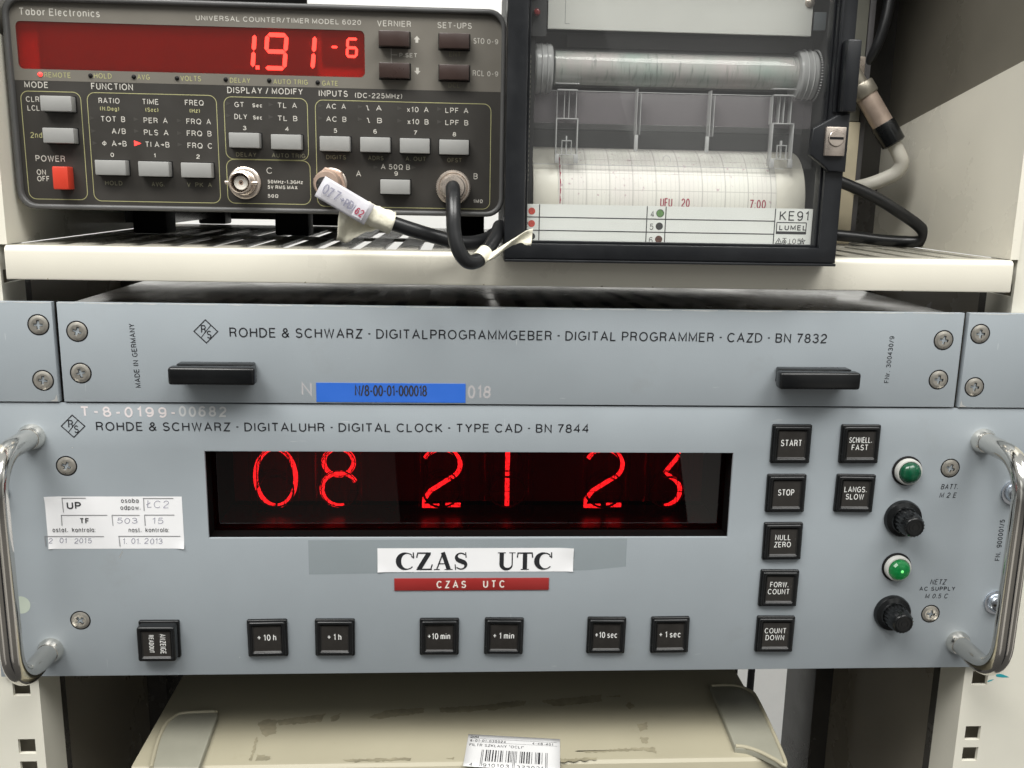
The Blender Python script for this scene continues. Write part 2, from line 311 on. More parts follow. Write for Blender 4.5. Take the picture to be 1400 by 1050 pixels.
class MB:
    """collects shapes in one mesh; world coordinates in mm unless the caller works locally"""
    def __init__(s): s.bm = bmesh.new()
    def _mark(s, faces, mi, smooth):
        for f in faces: f.material_index = mi; f.smooth = smooth
    def box(s, x0, x1, y0, y1, z0, z1, bev=0., seg=2, mi=0):
        t = bmesh.new()
        vs = [t.verts.new((x, y, z)) for x in (x0, x1) for y in (y0, y1) for z in (z0, z1)]
        for q in ((0, 1, 3, 2), (4, 6, 7, 5), (0, 4, 5, 1), (2, 3, 7, 6), (0, 2, 6, 4), (1, 5, 7, 3)): t.faces.new([vs[i] for i in q])
        if bev: bmesh.ops.bevel(t, geom=list(t.edges), offset=bev, segments=seg, profile=.5, affect='EDGES')
        return s.merge(t, mi, bool(bev))
    def merge(s, t, mi=0, smooth=True):
        bmesh.ops.recalc_face_normals(t, faces=t.faces)
        me = bpy.data.meshes.new('tmp'); t.to_mesh(me); t.free()
        n0 = len(s.bm.faces); s.bm.from_mesh(me); bpy.data.meshes.remove(me); s.bm.faces.ensure_lookup_table()
        s._mark(s.bm.faces[n0:], mi, smooth); return s
    def poly(s, pts, y0, y1, holes=(), mi=0, bev=0., plane='xz'):
        """outline in the XZ plane (or given plane) extruded from y0 (front) to y1"""
        t = bmesh.new(); loops = []
        def P(a, b, c): return (a, c, b) if plane == 'xz' else ((a, b, c) if plane == 'xy' else (c, a, b))
        for pl in [pts] + list(holes):
            vs = [t.verts.new(P(a, b, y0)) for a, b in pl]
            loops.append([t.edges.new((vs[i], vs[(i + 1) % len(vs)])) for i in range(len(vs))])
        if not holes: fs = [t.faces.new(t.verts)]
        else: fs = [g for g in bmesh.ops.triangle_fill(t, use_beauty=True, use_dissolve=False, edges=[e for L in loops for e in L])['geom'] if isinstance(g, bmesh.types.BMFace)]
        if y1 is not None and abs(y1 - y0) > 1e-6:
            r = bmesh.ops.extrude_face_region(t, geom=fs)
            vv = [g for g in r['geom'] if isinstance(g, bmesh.types.BMVert)]
            d = Vector(P(0, 0, y1 - y0)); bmesh.ops.translate(t, vec=d, verts=vv)
        if bev:
            es = [e for e in t.edges if len(e.link_faces) == 2 and e.calc_face_angle(0) > .7 and all(abs(P_y(v, plane) - y0) < 1e-5 for v in e.verts)]
            bmesh.ops.bevel(t, geom=es, offset=bev, segments=3, profile=.5, affect='EDGES')
        return s.merge(t, mi, bool(bev))
    def rrect(s, x0, x1, z0, z1, r, y0, y1, hole=None, mi=0, bev=0.):
        return s.poly(rr_pts(x0, x1, z0, z1, r), y0, y1, [rr_pts(*hole)] if hole else (), mi, bev)
    def plate(s, x0, x1, z0, z1, y0, y1, holes, plane='xz', mi=0, bev=0.):
        """rectangular plate with many rectangular holes (x0,x1,z0,z1)"""
        xs = sorted(set([x0, x1] + [h[0] for h in holes] + [h[1] for h in holes])); zs = sorted(set([z0, z1] + [h[2] for h in holes] + [h[3] for h in holes]))
        t = bmesh.new(); V = {}
        def P(a, b, c): return (a, c, b) if plane == 'xz' else ((a, b, c) if plane == 'xy' else (c, a, b))
        def v(i, j):
            if (i, j) not in V: V[i, j] = t.verts.new(P(xs[i], zs[j], y0))
            return V[i, j]
        for i in range(len(xs) - 1):
            for j in range(len(zs) - 1):
                cx, cz = (xs[i] + xs[i + 1]) / 2, (zs[j] + zs[j + 1]) / 2
                if any(h[0] < cx < h[1] and h[2] < cz < h[3] for h in holes): continue
                t.faces.new((v(i, j), v(i + 1, j), v(i + 1, j + 1), v(i, j + 1)))
        r = bmesh.ops.extrude_face_region(t, geom=list(t.faces))
        vv = [g for g in r['geom'] if isinstance(g, bmesh.types.BMVert)]
        bmesh.ops.translate(t, vec=Vector(P(0, 0, y1 - y0)), verts=vv)
        bmesh.ops.recalc_face_normals(t, faces=t.faces)
        if bev:
            es = [e for e in t.edges if len(e.link_faces) == 2 and e.calc_face_angle(0) > .7 and all(abs(P_y(w, plane) - y0) < 1e-5 for w in e.verts)]
            bmesh.ops.bevel(t, geom=es, offset=bev, segments=2, profile=.5, affect='EDGES')
        return s.merge(t, mi, bool(bev))
    def lathe(s, prof, centre, axis=(0, -1, 0), seg=32, mi=0, smooth=True, caps=True):
        """prof = [(radius, distance along axis)]"""
        a = Vector(axis).normalized(); u = a.orthogonal().normalized(); w = a.cross(u); c = Vector(centre)
        t = bmesh.new(); rings = []
        for r, h in prof:
            if r < 1e-5: rings.append([t.verts.new(c + a * h)])
            else: rings.append([t.verts.new(c + a * h + (u * math.cos(k * 2 * math.pi / seg) + w * math.sin(k * 2 * math.pi / seg)) * r) for k in range(seg)])
        for A, B in zip(rings, rings[1:]):
            for k in range(seg):
                k2 = (k + 1) % seg
                if len(A) == 1 and len(B) > 1: t.faces.new((A[0], B[k], B[k2]))
                elif len(B) == 1 and len(A) > 1: t.faces.new((A[k], A[k2], B[0]))
                elif len(A) > 1: t.faces.new((A[k], A[k2], B[k2], B[k]))
        if caps:
            for R in (rings[0], rings[-1]):
                if len(R) > 2: t.faces.new(R)
        return s.merge(t, mi, smooth)
    def tube(s, pts, r, seg=16, mi=0, smooth_path=0, caps=True):
        P = [Vector(p) for p in pts]
        R = list(r) if isinstance(r, (list, tuple)) else [r] * len(P)
        if smooth_path: P, R = catmull(P, R, smooth_path)
        t = bmesh.new(); rings = []; nrm = None
        for i, p in enumerate(P):
            d = (P[min(i + 1, len(P) - 1)] - P[max(i - 1, 0)]).normalized()
            if nrm is None: nrm = d.orthogonal().normalized()
            nrm = (nrm - d * nrm.dot(d)).normalized(); b = d.cross(nrm)
            rings.append([t.verts.new(p + (nrm * math.cos(k * 2 * math.pi / seg) + b * math.sin(k * 2 * math.pi / seg)) * R[i]) for k in range(seg)])
        for A, B in zip(rings, rings[1:]):
            for k in range(seg): t.faces.new((A[k], A[(k + 1) % seg], B[(k + 1) % seg], B[k]))
        if caps: t.faces.new(rings[0]); t.faces.new(rings[-1])
        return s.merge(t, mi, True)
    def quadstrip(s, rows, mi=0, smooth=True):
        V = [[s.bm.verts.new(p) for p in r] for r in rows]
        for A, B in zip(V, V[1:]):
            for k in range(len(A) - 1):
                f = s.bm.faces.new((A[k], A[k + 1], B[k + 1], B[k])); f.material_index = mi; f.smooth = smooth
        return s
    def build(s, name, mats, parent=None, sharp=35, local=False):
        me = bpy.data.meshes.new(name)
        d = org(parent) if (parent is not None and not local) else Vector((0, 0, 0))
        for v in s.bm.verts: v.co = (v.co - d) * MM
        s.bm.to_mesh(me); s.bm.free()
        for m in (mats if isinstance(mats, (list, tuple)) else [mats]): me.materials.append(M[m] if isinstance(m, str) else m)
        me.set_sharp_from_angle(angle=math.radians(sharp))
        o = bpy.data.objects.new(name, me); C.objects.link(o)
        if parent is not None:
            o.parent = parent
            if not local: ORIGIN[o.name] = d
        return o
def P_y(v, plane): return v.co.y if plane == 'xz' else (v.co.z if plane == 'xy' else v.co.x)
def rr_pts(x0, x1, z0, z1, r, n=6):
    o = []
    for cx, cz, a in ((x1 - r, z1 - r, 0), (x0 + r, z1 - r, 90), (x0 + r, z0 + r, 180), (x1 - r, z0 + r, 270)):
        for k in range(n + 1):
            t = math.radians(a + 90 * k / n); o.append((cx + r * math.cos(t), cz + r * math.sin(t)))
    return o
def circ(cx, cz, r, n=32): return [(cx + r * math.cos(2 * math.pi * k / n), cz + r * math.sin(2 * math.pi * k / n)) for k in range(n)]
def catmull(P, R, n):
    o, rr_ = [], []
    for i in range(len(P) - 1):
        a, b, c, d = P[max(i - 1, 0)], P[i], P[i + 1], P[min(i + 2, len(P) - 1)]
        for k in range(n):
            t = k / n
            o.append(.5 * ((2 * b) + (c - a) * t + (2 * a - 5 * b + 4 * c - d) * t * t + (3 * b - a - 3 * c + d) * t ** 3))
            rr_.append(R[i] + (R[i + 1] - R[i]) * t)
    o.append(P[-1]); rr_.append(R[-1]); return o, rr_
def dup(o, loc, parent, name=None):
    """copy of a part (and its sub-parts), placed at loc (mm, world) under parent; the mesh is shared"""
    c = o.copy(); C.objects.link(c); c.parent = parent
    c.location = (Vector(loc) - org(parent)) * MM; ORIGIN[c.name] = Vector(loc)
    for ch in list(o.children):
        d = ch.copy(); C.objects.link(d); d.parent = c
    return c
def place(o, loc, parent):
    o.parent = parent; o.location = (Vector(loc) - org(parent)) * MM; ORIGIN[o.name] = Vector(loc); return o

# ------------------------------------------------------------------ a single-line alphabet drawn with ribbons (cap height 1)
def a(cx, cy, rx, ry, a0, a1): return ('a', cx, cy, rx, ry, a0, a1)
GL = {
 'A': (.70, [[(0, 0), (.35, 1), (.70, 0)], [(.12, .34), (.58, .34)]]),
 'B': (.58, [[(0, 0), (0, 1), (.31, 1), a(.31, .76, .24, .24, 90, -90), (0, .52)], [(.31, .52), a(.31, .26, .27, .26, 90, -90), (0, 0)]]),
 'C': (.70, [[a(.38, .5, .38, .5, 42, 318)]]),
 'D': (.66, [[(0, 0), (0, 1), (.24, 1), a(.24, .5, .42, .5, 90, -90), (0, 0)]]),
 'E': (.54, [[(.54, 1), (0, 1), (0, 0), (.55, 0)], [(0, .53), (.48, .53)]]),
 'F': (.50, [[(.52, 1), (0, 1), (0, 0)], [(0, .52), (.44, .52)]]),
 'G': (.74, [[a(.38, .5, .38, .5, 45, 310), (.74, .18), (.74, .46), (.42, .46)]]),
 'H': (.62, [[(0, 0), (0, 1)], [(.62, 0), (.62, 1)], [(0, .53), (.62, .53)]]),
 'I': (.0, [[(0, 0), (0, 1)]]),
 'J': (.42, [[(.42, 1), (.42, .24), a(.21, .22, .21, .22, 0, -180)]]),
 'K': (.60, [[(0, 0), (0, 1)], [(.58, 1), (0, .38)], [(.19, .57), (.62, 0)]]),
 'L': (.50, [[(0, 1), (0, 0), (.50, 0)]]),
 'M': (.76, [[(0, 0), (0, 1), (.38, .12), (.76, 1), (.76, 0)]]),
 'N': (.62, [[(0, 0), (0, 1), (.62, 0), (.62, 1)]]),
 'O': (.78, [[a(.39, .5, .39, .5, 90, 450)]]),
 'P': (.55, [[(0, 0), (0, 1), (.29, 1), a(.29, .73, .27, .27, 90, -90), (0, .46)]]),
 'Q': (.78, [[a(.39, .5, .39, .5, 90, 450)], [(.46, .25), (.74, -.03)]]),
 'R': (.60, [[(0, 0), (0, 1), (.31, 1), a(.31, .75, .26, .25, 90, -90), (0, .50)], [(.31, .50), (.44, .47), (.52, .36), (.54, .12), (.58, 0)]]),
 'S': (.58, [[a(.29, .75, .26, .25, 25, 270), a(.29, .255, .29, .255, 90, -160)]]),
 'T': (.60, [[(0, 1), (.60, 1)], [(.30, 1), (.30, 0)]]),
 'U': (.60, [[(0, 1), (0, .30), a(.30, .30, .30, .30, 180, 360), (.60, 1)]]),
 'V': (.64, [[(0, 1), (.32, 0), (.64, 1)]]),
 'W': (.92, [[(0, 1), (.23, 0), (.46, 1), (.69, 0), (.92, 1)]]),
 'X': (.62, [[(0, 0), (.60, 1)], [(.02, 1), (.62, 0)]]),
 'Y': (.62, [[(0, 1), (.31, .45), (.62, 1)], [(.31, .45), (.31, 0)]]),
 'Z': (.56, [[(.02, 1), (.56, 1), (0, 0), (.58, 0)]]),
 '0': (.54, [[a(.27, .5, .27, .5, 90, 450)]]),
 '1': (.26, [[(0, .80), (.10, .84), (.22, 1), (.22, 0)]]),
 '2': (.54, [[a(.27, .72, .26, .28, 170, -35), (.10, .20), (0, 0), (.55, 0)]]),
 '3': (.54, [[a(.26, .76, .24, .24, 160, -80), (.20, .53)], [(.2, .53), (.28, .53), a(.26, .27, .28, .27, 80, -165)]]),
 '4': (.56, [[(.42, 0), (.42, 1), (0, .30), (.58, .30)]]),
 '5': (.54, [[(.49, 1), (.10, 1), (.05, .52), a(.26, .33, .28, .33, 130, -155)]]),
 '6': (.54, [[a(.27, .31, .27, .31, 90, 450)], [(.48, .86), a(.28, .62, .28, .38, 55, 190), (0, .31)]]),
 '7': (.52, [[(0, 1), (.52, 1), (.28, .45), (.17, 0)]]),
 '8': (.54, [[a(.27, .76, .22, .24, 90, 450)], [a(.27, .265, .27, .265, 90, 450)]]),
 '9': (.54, [[a(.27, .69, .27, .31, 90, 450)], [(.06, .14), a(.26, .38, .28, .38, 235, 370), (.54, .69)]]),
 'a': (.46, [[(.46, .72), (.46, 0)], [a(.23, .36, .23, .36, 0, 360)]]),
 'b': (.46, [[(0, 1), (0, 0)], [a(.23, .36, .23, .36, 180, 540)]]),
 'c': (.44, [[a(.24, .36, .24, .36, 40, 320)]]),
 'd': (.46, [[(.46, 1), (.46, 0)], [a(.23, .36, .23, .36, 0, 360)]]),
 'e': (.46, [[(.01, .38), (.46, .38), a(.23, .36, .23, .36, 0, 315)]]),
 'g': (.46, [[(.46, .72), (.46, -.08), a(.23, -.08, .23, .18, 0, -160)], [a(.23, .36, .23, .36, 0, 360)]]),
 'h': (.42, [[(0, 1), (0, 0)], [(0, .48), a(.21, .50, .21, .22, 180, 0), (.42, 0)]]),
 'i': (.0, [[(0, .72), (0, 0)], [(0, .90), (0, 1)]]),
 'k': (.42, [[(0, 1), (0, 0)], [(.40, .72), (0, .28)], [(.15, .43), (.44, 0)]]),
 'l': (.0, [[(0, 1), (0, 0)]]),
 'm': (.70, [[(0, .72), (0, 0)], [(0, .50), a(.175, .53, .175, .19, 180, 0), (.35, 0)], [(.35, .50), a(.525, .53, .175, .19, 180, 0), (.70, 0)]]),
 'n': (.42, [[(0, .72), (0, 0)], [(0, .48), a(.21, .50, .21, .22, 180, 0), (.42, 0)]]),
 'o': (.48, [[a(.24, .36, .24, .36, 90, 450)]]),
 'p': (.46, [[(0, .72), (0, -.26)], [a(.23, .36, .23, .36, 180, 540)]]),
 'r': (.24, [[(0, .72), (0, 0)], [(0, .44), a(.22, .44, .22, .27, 180, 80)]]),
 's': (.40, [[a(.20, .54, .17, .18, 25, 270), a(.20, .18, .20, .18, 90, -160)]]),
 't': (.24, [[(.10, .96), (.10, .10), (.16, 0), (.24, .01)], [(0, .72), (.24, .72)]]),
 'u': (.42, [[(0, .72), (0, .22), a(.21, .22, .21, .22, 180, 360), (.42, .72)], [(.42, .3), (.42, 0)]]),
 'v': (.42, [[(0, .72), (.21, 0), (.42, .72)]]),
 'w': (.64, [[(0, .72), (.16, 0), (.32, .72), (.48, 0), (.64, .72)]]),
 'x': (.42, [[(0, 0), (.42, .72)], [(0, .72), (.42, 0)]]),
 'z': (.40, [[(0, .72), (.40, .72), (0, 0), (.42, 0)]]),
 '.': (.0, [[(0, 0), (0, .15)]]), ',': (.0, [[(.03, .08), (-.03, -.12)]]), ':': (.0, [[(0, 0), (0, .09)], [(0, .60), (0, .69)]]),
 '\u00b7': (.08, [[(0, .42), (0, .58)], [(.08, .42), (.08, .58)]]), '-': (.30, [[(0, .44), (.30, .44)]]), '/': (.36, [[(0, -.04), (.36, 1.04)]]),
 '(': (.16, [[a(.34, .5, .34, .68, 130, 230)]]), ')': (.16, [[a(-.18, .5, .34, .68, 50, -50)]]),
 '+': (.54, [[(0, .5), (.54, .5)], [(.27, .2), (.27, .8)]]), '"': (.14, [[(0, 1), (0, .72)], [(.14, 1), (.14, .72)]]),
 '&': (.66, [[(.66, .0), (.16, .70), a(.31, .80, .17, .20, 210, -50), (.14, .44), a(.25, .24, .25, .24, 120, 330), (.62, .48)]]),
 '\u2192': (.50, [[(0, .46), (.46, .46)], [(.28, .66), (.50, .46), (.28, .26)]]),
 '\u03a9': (.66, [[(0, 0), (.20, 0), (.20, .10), a(.33, .58, .33, .42, 235, -55), (.46, .10), (.46, 0), (.66, 0)]]),
 '\u03a6': (.62, [[a(.31, .5, .31, .30, 90, 450)], [(.31, 0), (.31, 1)]]),
 '\u2510': (.40, [[(0, .95), (.16, .95), (.28, .05), (.44, .05)]]),
 '\u22a5': (.60, [[(0, 0), (.60, 0)], [(.30, 0), (.30, 1)]]),
 '\u0141': (.50, [[(.06, 1), (.06, 0), (.50, 0)], [(-.08, .36), (.34, .68)]]),
 # glyphs of the glow tubes
 'n0': (.64, [[a(.32, .5, .32, .5, 275, 625)]]),
 'n8': (.60, [[a(.29, .77, .25, .23, 250, 610)], [a(.30, .29, .30, .29, 28, 282)]]),
 'n2': (.60, [[a(.30, .73, .29, .27, 155, -42), (.12, .27), (.02, .12), (0, 0), (.26, 0)], [(.36, .015), (.60, .015)]]),
 'n1': (.0, [[(0, 0), (0, 1)]]),
 'n3': (.50, [[(.10, 1), (.46, 1), (.40, .86), (.22, .60), (.30, .54), a(.18, .27, .30, .28, 65, -78)]]),
}
def glyph_lines(ch, n=20):
    w, st = GL[ch]; out = []
    for s in st:
        pl = []
        for it in s:
            if it[0] == 'a':
                _, cx, cy, rx, ry, a0, a1 = it; k = max(4, int(abs(a1 - a0) / 360 * n + 1))
                pl += [(cx + rx * math.cos(math.radians(a0 + (a1 - a0) * i / k)), cy + ry * math.sin(math.radians(a0 + (a1 - a0) * i / k))) for i in range(k + 1)]
            else: pl.append(it)
        q = [pl[0]]
        for p in pl[1:]:
            if abs(p[0] - q[-1][0]) + abs(p[1] - q[-1][1]) > 1e-4: q.append(p)
        out.append(q)
    return w, out
def text_lines(s, gap=.20, space=.34, weight=.1):
    x = 0; out = []
    for i, ch in enumerate(s):
        if ch == ' ': x += space; continue
        w, L = glyph_lines(ch)
        pad = weight * .5
        out += [[(p[0] + x + pad, p[1]) for p in l] for l in L]
        x += w + gap + weight
    return x - gap, out
def ribbon(bm, pts3, ups, w, nrm, mi=0, widths=None):
    """flat ribbon along pts3 (Vectors) lying in the plane of normal nrm"""
    n = len(pts3); closed = n > 3 and (pts3[0] - pts3[-1]).length < 1e-5
    P = pts3[:-1] if closed else pts3; n = len(P); L, R = [], []
    for i in range(n):
        if closed: d0 = (P[i] - P[i - 1]).normalized(); d1 = (P[(i + 1) % n] - P[i]).normalized()
        else:
            d1 = (P[i + 1] - P[i]).normalized() if i < n - 1 else (P[i] - P[i - 1]).normalized()
            d0 = (P[i] - P[i - 1]).normalized() if i > 0 else d1
        n0, n1 = nrm.cross(d0), nrm.cross(d1); m = n0 + n1
        if m.length < 1e-6: m = n0
        m.normalize(); c = max(.45, m.dot(n0)); hw = (widths[i] if widths else w) * .5 / c
        L.append(bm.verts.new(P[i] + m * hw)); R.append(bm.verts.new(P[i] - m * hw))
    rng = range(n) if closed else range(n - 1)
    for i in rng:
        j = (i + 1) % n
        f = bm.faces.new((L[i], L[j], R[j], R[i])); f.material_index = mi; f.smooth = False
def write(mb, s, o, u, v, width, h, weight, mi=0, gap=.20, space=.34, slant=0., jitter=0., seed=1):
    """lettering: o = lower left corner, u = reading direction, v = up (unit vectors); squeezed to the given width"""
    u, v = Vector(u), Vector(v); nrm = u.cross(v); o = Vector(o)
    wr = weight / h; tw, L = text_lines(s, gap, space, wr)
    k = (width / tw) if width else h
    rnd = random.Random(seed)
    for i, l in enumerate(L):
        j = (rnd.uniform(-jitter, jitter), rnd.uniform(-jitter, jitter))
        pts = [o + u * ((p[0] * k + slant * p[1] * h) + j[0] * h) + v * ((p[1] * (1 - wr) + wr * .5) * h + j[1] * h) + nrm * (.008 * (i % 7)) for p in l]
        ribbon(mb.bm, pts, None, weight, nrm, mi)
X, Z = (1, 0, 0), (0, 0, 1)
def paper(mb, x0, x1, z0, z1, y, lifts, nx=28, nz=12):
    """thin paper with slightly lifted corners: lifts = {(sx, sz): (amount, radius)}"""
    rows = []
    for j in range(nz + 1):
        row = []
        for i in range(nx + 1):
            x, z = x0 + (x1 - x0) * i / nx, z0 + (z1 - z0) * j / nz; d = .03 * math.sin(x * .35 + z * .5)
            for (a_, b_), (am, ra) in lifts.items():
                q = math.hypot(x - (x1 if a_ else x0), z - (z1 if b_ else z0)); d += am * max(0, 1 - q / ra) ** 2
            row.append(Vector((x, y - .03 - abs(d), z)))
        rows.append(row)
    mb.quadstrip(rows)
def line(mb, x0, z0, x1, z1, y, w, mi=0):
    ribbon(mb.bm, [Vector((x0, y, z0)), Vector((x1, y, z1))], None, w, Vector((0, -1, 0)), mi)
def outline(mb, x0, x1, z0, z1, r, y, w, mi=0):
    p = [Vector((q[0], y, q[1])) for q in rr_pts(x0, x1, z0, z1, r)]; p.append(p[0].copy()); ribbon(mb.bm, p, None, w, Vector((0, -1, 0)), mi)
def disc(mb, cx, cz, y, r, mi=0, n=20):
    vs = [mb.bm.verts.new((cx + r * math.cos(-2 * math.pi * k / n), y, cz + r * math.sin(-2 * math.pi * k / n))) for k in range(n)]
    f = mb.bm.faces.new(vs); f.material_index = mi
def flat(mb, pts, y, mi=0):
    f = mb.bm.faces.new([mb.bm.verts.new((p[0], y, p[1])) for p in pts]); f.material_index = mi

# ------------------------------------------------------------------ measured layout, millimetres in the plane of each panel
# lettering: text, x from, x to, baseline z, height; rectangles: kind, x0, x1, z0, z1
COUNTER_TEXT = [
    ('Tabor Electronics', -214.4, -181.14, 296.3, 3.01, 'w', 1.5),
    ('UNIVERSAL COUNTER/TIMER MODEL 6020', -141.25, -71.38, 296.23, 2.07, 'w', 1.0),
    ('VERNIER', -64.51, -49.99, 295.97, 2.47, 'w', 1.2),
    ('SET-UPS', -38.66, -23.82, 295.93, 2.48, 'w', 1.2),
    ('P.SET', -55.08, -47.37, 283.51, 1.81, 'w', 0.9),
    ('STO', -22.96, -18.35, 289.91, 2.41, 'w', 1.1),
    ('0-9', -17.08, -12.31, 289.91, 2.11, 'w', 1),
    ('RCL', -23.17, -18.18, 276.53, 2.44, 'w', 1.1),
    ('0-9', -16.9, -12.1, 276.53, 2.14, 'w', 1),
    ('ENT', -33.55, -28.47, 284.34, 1.97, 'd', 0.9),
    ('DCL', -33.81, -28.79, 271.37, 1.99, 'd', 0.9),
    ('REMOTE', -206.11, -195.0, 271.38, 2.19, 'y', 1),
    ('HOLD', -185.33, -177.85, 271.5, 2.19, 'y', 1),
    ('AVG', -167.1, -161.86, 271.45, 2.2, 'y', 1),
    ('VOLTS', -148.9, -140.22, 271.34, 2.2, 'y', 1),
    ('DELAY', -127.96, -119.29, 271.11, 2.12, 'y', 1),
    ('AUTO TRIG', -109.45, -94.65, 271.02, 2.13, 'y', 1),
    ('GATE', -88.52, -81.74, 270.85, 2.13, 'y', 1),
    ('MODE', -214.66, -204.72, 267.0, 2.58, 'w', 1.3),
    ('FUNCTION', -186.76, -169.23, 266.91, 2.72, 'w', 1.3),
    ('DISPLAY / MODIFY', -129.26, -96.96, 266.79, 2.62, 'w', 1.3),
    ('INPUTS', -90.04, -77.53, 266.37, 2.63, 'w', 1.3),
    ('(DC-225MHz)', -74.46, -53.97, 266.13, 2.15, 'w', 1),
    ('CLR', -214.55, -208.96, 261.14, 2.3, 'w', 1),
    ('LCL', -214.15, -209.1, 257.52, 2.3, 'w', 1),
    ('2nd', -213.88, -208.95, 246.19, 2.45, 'y', 1),
    ('POWER', -212.55, -200.02, 236.31, 2.63, 'w', 1.2),
    ('ON', -212.52, -208.67, 230.64, 2.31, 'w', 1),
    ('OFF', -212.51, -207.33, 227.84, 2.31, 'w', 1),
    ('RATIO', -184.09, -175.24, 261.26, 2.31, 'w', 1.1),
    ('TIME', -165.69, -158.74, 261.25, 2.31, 'w', 1.1),
    ('FREQ', -147.56, -139.58, 261.26, 2.32, 'w', 1.1),
    ('(N.Deg)', -183.69, -175.65, 258.2, 1.77, 'y', 0.9),
    ('(Sec)', -164.51, -159.04, 258.18, 1.77, 'y', 0.9),
    ('(Hz)', -145.72, -141.35, 258.2, 1.77, 'y', 0.9),
    ('TOT  B', -183.69, -173.35, 253.65, 2.32, 'w', 1.1),
    ('A/B', -179.39, -173.39, 248.61, 2.34, 'w', 1.1),
    ('Φ  A→B', -183.78, -173.38, 243.38, 2.35, 'w', 1.1),
    ('PER  A', -165.54, -155.33, 253.44, 2.33, 'w', 1.1),
    ('PLS  A', -165.71, -155.23, 248.4, 2.34, 'w', 1.1),
    ('TI A→B', -165.52, -155.07, 243.34, 2.35, 'w', 1.1),
    ('FRQ  A', -147.34, -136.82, 253.42, 2.34, 'w', 1.1),
    ('FRQ  B', -147.38, -136.8, 248.4, 2.35, 'w', 1.1),
    ('FRQ  C', -147.36, -136.67, 243.23, 2.36, 'w', 1.1),
    ('0', -180.61, -179.04, 238.84, 1.8, 'w', 0.9),
    ('1', -162.03, -161.27, 238.93, 1.8, 'w', 0.9),
    ('2', -143.87, -142.29, 238.85, 1.81, 'w', 0.9),
    ('HOLD', -183.68, -176.24, 226.73, 1.95, 'd', 0.9),
    ('AVG.', -163.66, -158.2, 226.59, 1.95, 'd', 0.9),
    ('V  PK  A', -148.49, -137.61, 226.7, 1.96, 'd', 0.9),
    ('GT', -126.47, -122.37, 261.0, 2.2, 'w', 1.1),
    ('Sec', -118.82, -114.55, 261.12, 1.65, 'w', 0.9),
    ('DLY', -126.68, -121.21, 255.98, 2.21, 'w', 1.1),
    ('Sec', -118.7, -114.73, 256.02, 1.66, 'w', 0.9),
    ('TL  A', -107.95, -99.63, 261.13, 2.21, 'w', 1.1),
    ('TL  B', -108.12, -99.53, 255.67, 2.22, 'w', 1.1),
    ('3', -123.28, -121.7, 251.39, 1.85, 'w', 0.9),
    ('4', -104.97, -103.39, 251.36, 1.86, 'w', 0.9),
    ('DELAY', -126.63, -117.8, 240.12, 1.87, 'd', 0.9),
    ('AUTO TRIG', -111.14, -96.52, 240.04, 1.88, 'd', 0.9),
    ('C', -113.69, -111.14, 233.05, 2.71, 'w', 1.1),
    ('50MHz-1.3GHz', -113.33, -97.97, 228.81, 1.58, 'w', 0.8),
    ('5V RMS MAX', -113.41, -100.34, 226.45, 1.59, 'w', 0.8),
    ('50Ω', -113.54, -108.83, 222.64, 1.59, 'w', 0.8),
    ('AC  A', -87.0, -78.44, 261.2, 2.21, 'w', 1.1),
    ('AC  B', -87.11, -78.28, 255.83, 2.23, 'w', 1.1),
    ('┐  A', -69.87, -62.87, 260.9, 2.22, 'w', 1.1),
    ('┐  B', -69.62, -62.76, 255.65, 2.23, 'w', 1.1),
    ('x10  A', -51.92, -42.42, 260.67, 2.23, 'w', 1.1),
    ('x10  B', -51.72, -42.41, 255.52, 2.24, 'w', 1.1),
    ('LPF  A', -35.1, -24.97, 260.69, 2.23, 'w', 1.1),
    ('LPF  B', -35.08, -24.93, 255.52, 2.24, 'w', 1.1),
    ('5', -84.03, -82.44, 251.14, 1.86, 'w', 0.9),
    ('6', -66.64, -65.1, 251.14, 1.87, 'w', 0.9),
    ('7', -49.01, -47.46, 251.03, 1.87, 'w', 0.9),
    ('8', -31.83, -30.28, 250.72, 1.88, 'w', 0.9),
    ('DIGITS', -87.46, -78.81, 239.79, 1.89, 'd', 0.9),
    ('ADRS', -69.05, -62.29, 239.77, 1.89, 'd', 0.9),
    ('A. OUT', -52.59, -43.57, 239.81, 1.89, 'd', 0.9),
    ('OFST', -34.2, -27.74, 239.58, 1.9, 'd', 0.9),
    ('A 50Ω B', -63.49, -50.63, 235.93, 2.28, 'w', 1),
    ('9', -57.63, -56.02, 233.27, 1.9, 'w', 0.9),
    ('A', -74.43, -72.27, 232.57, 2.53, 'w', 1.1),
    ('B', -22.36, -20.56, 232.43, 2.55, 'w', 1.1),
    ('1MΩ', -22.48, -18.14, 221.98, 1.61, 'w', 0.8)]
COUNTER_KEYS = [
    ('brown', -63.42, -50.68, 287.34, 293.68),
    ('brown', -63.24, -50.73, 274.17, 280.78),
    ('brown', -37.59, -25.07, 286.83, 293.67),
    ('brown', -37.55, -24.95, 274.09, 280.66),
    ('grey', -206.81, -193.54, 257.22, 263.5),
    ('grey', -206.76, -193.62, 244.08, 250.31),
    ('grey', -185.87, -172.69, 231.19, 237.23),
    ('grey', -167.58, -154.4, 230.93, 237.11),
    ('grey', -149.44, -136.32, 230.85, 236.86),
    ('grey', -128.36, -115.31, 243.85, 249.99),
    ('grey', -110.3, -97.47, 243.34, 249.83),
    ('grey', -89.27, -76.68, 243.19, 249.4),
    ('grey', -71.79, -59.27, 243.15, 249.37),
    ('grey', -54.69, -41.92, 242.95, 249.34),
    ('grey', -37.45, -24.81, 242.62, 249.28),
    ('grey', -63.15, -50.75, 225.21, 231.58),
    ('red', -203.38, -196.81, 224.59, 234.26)]
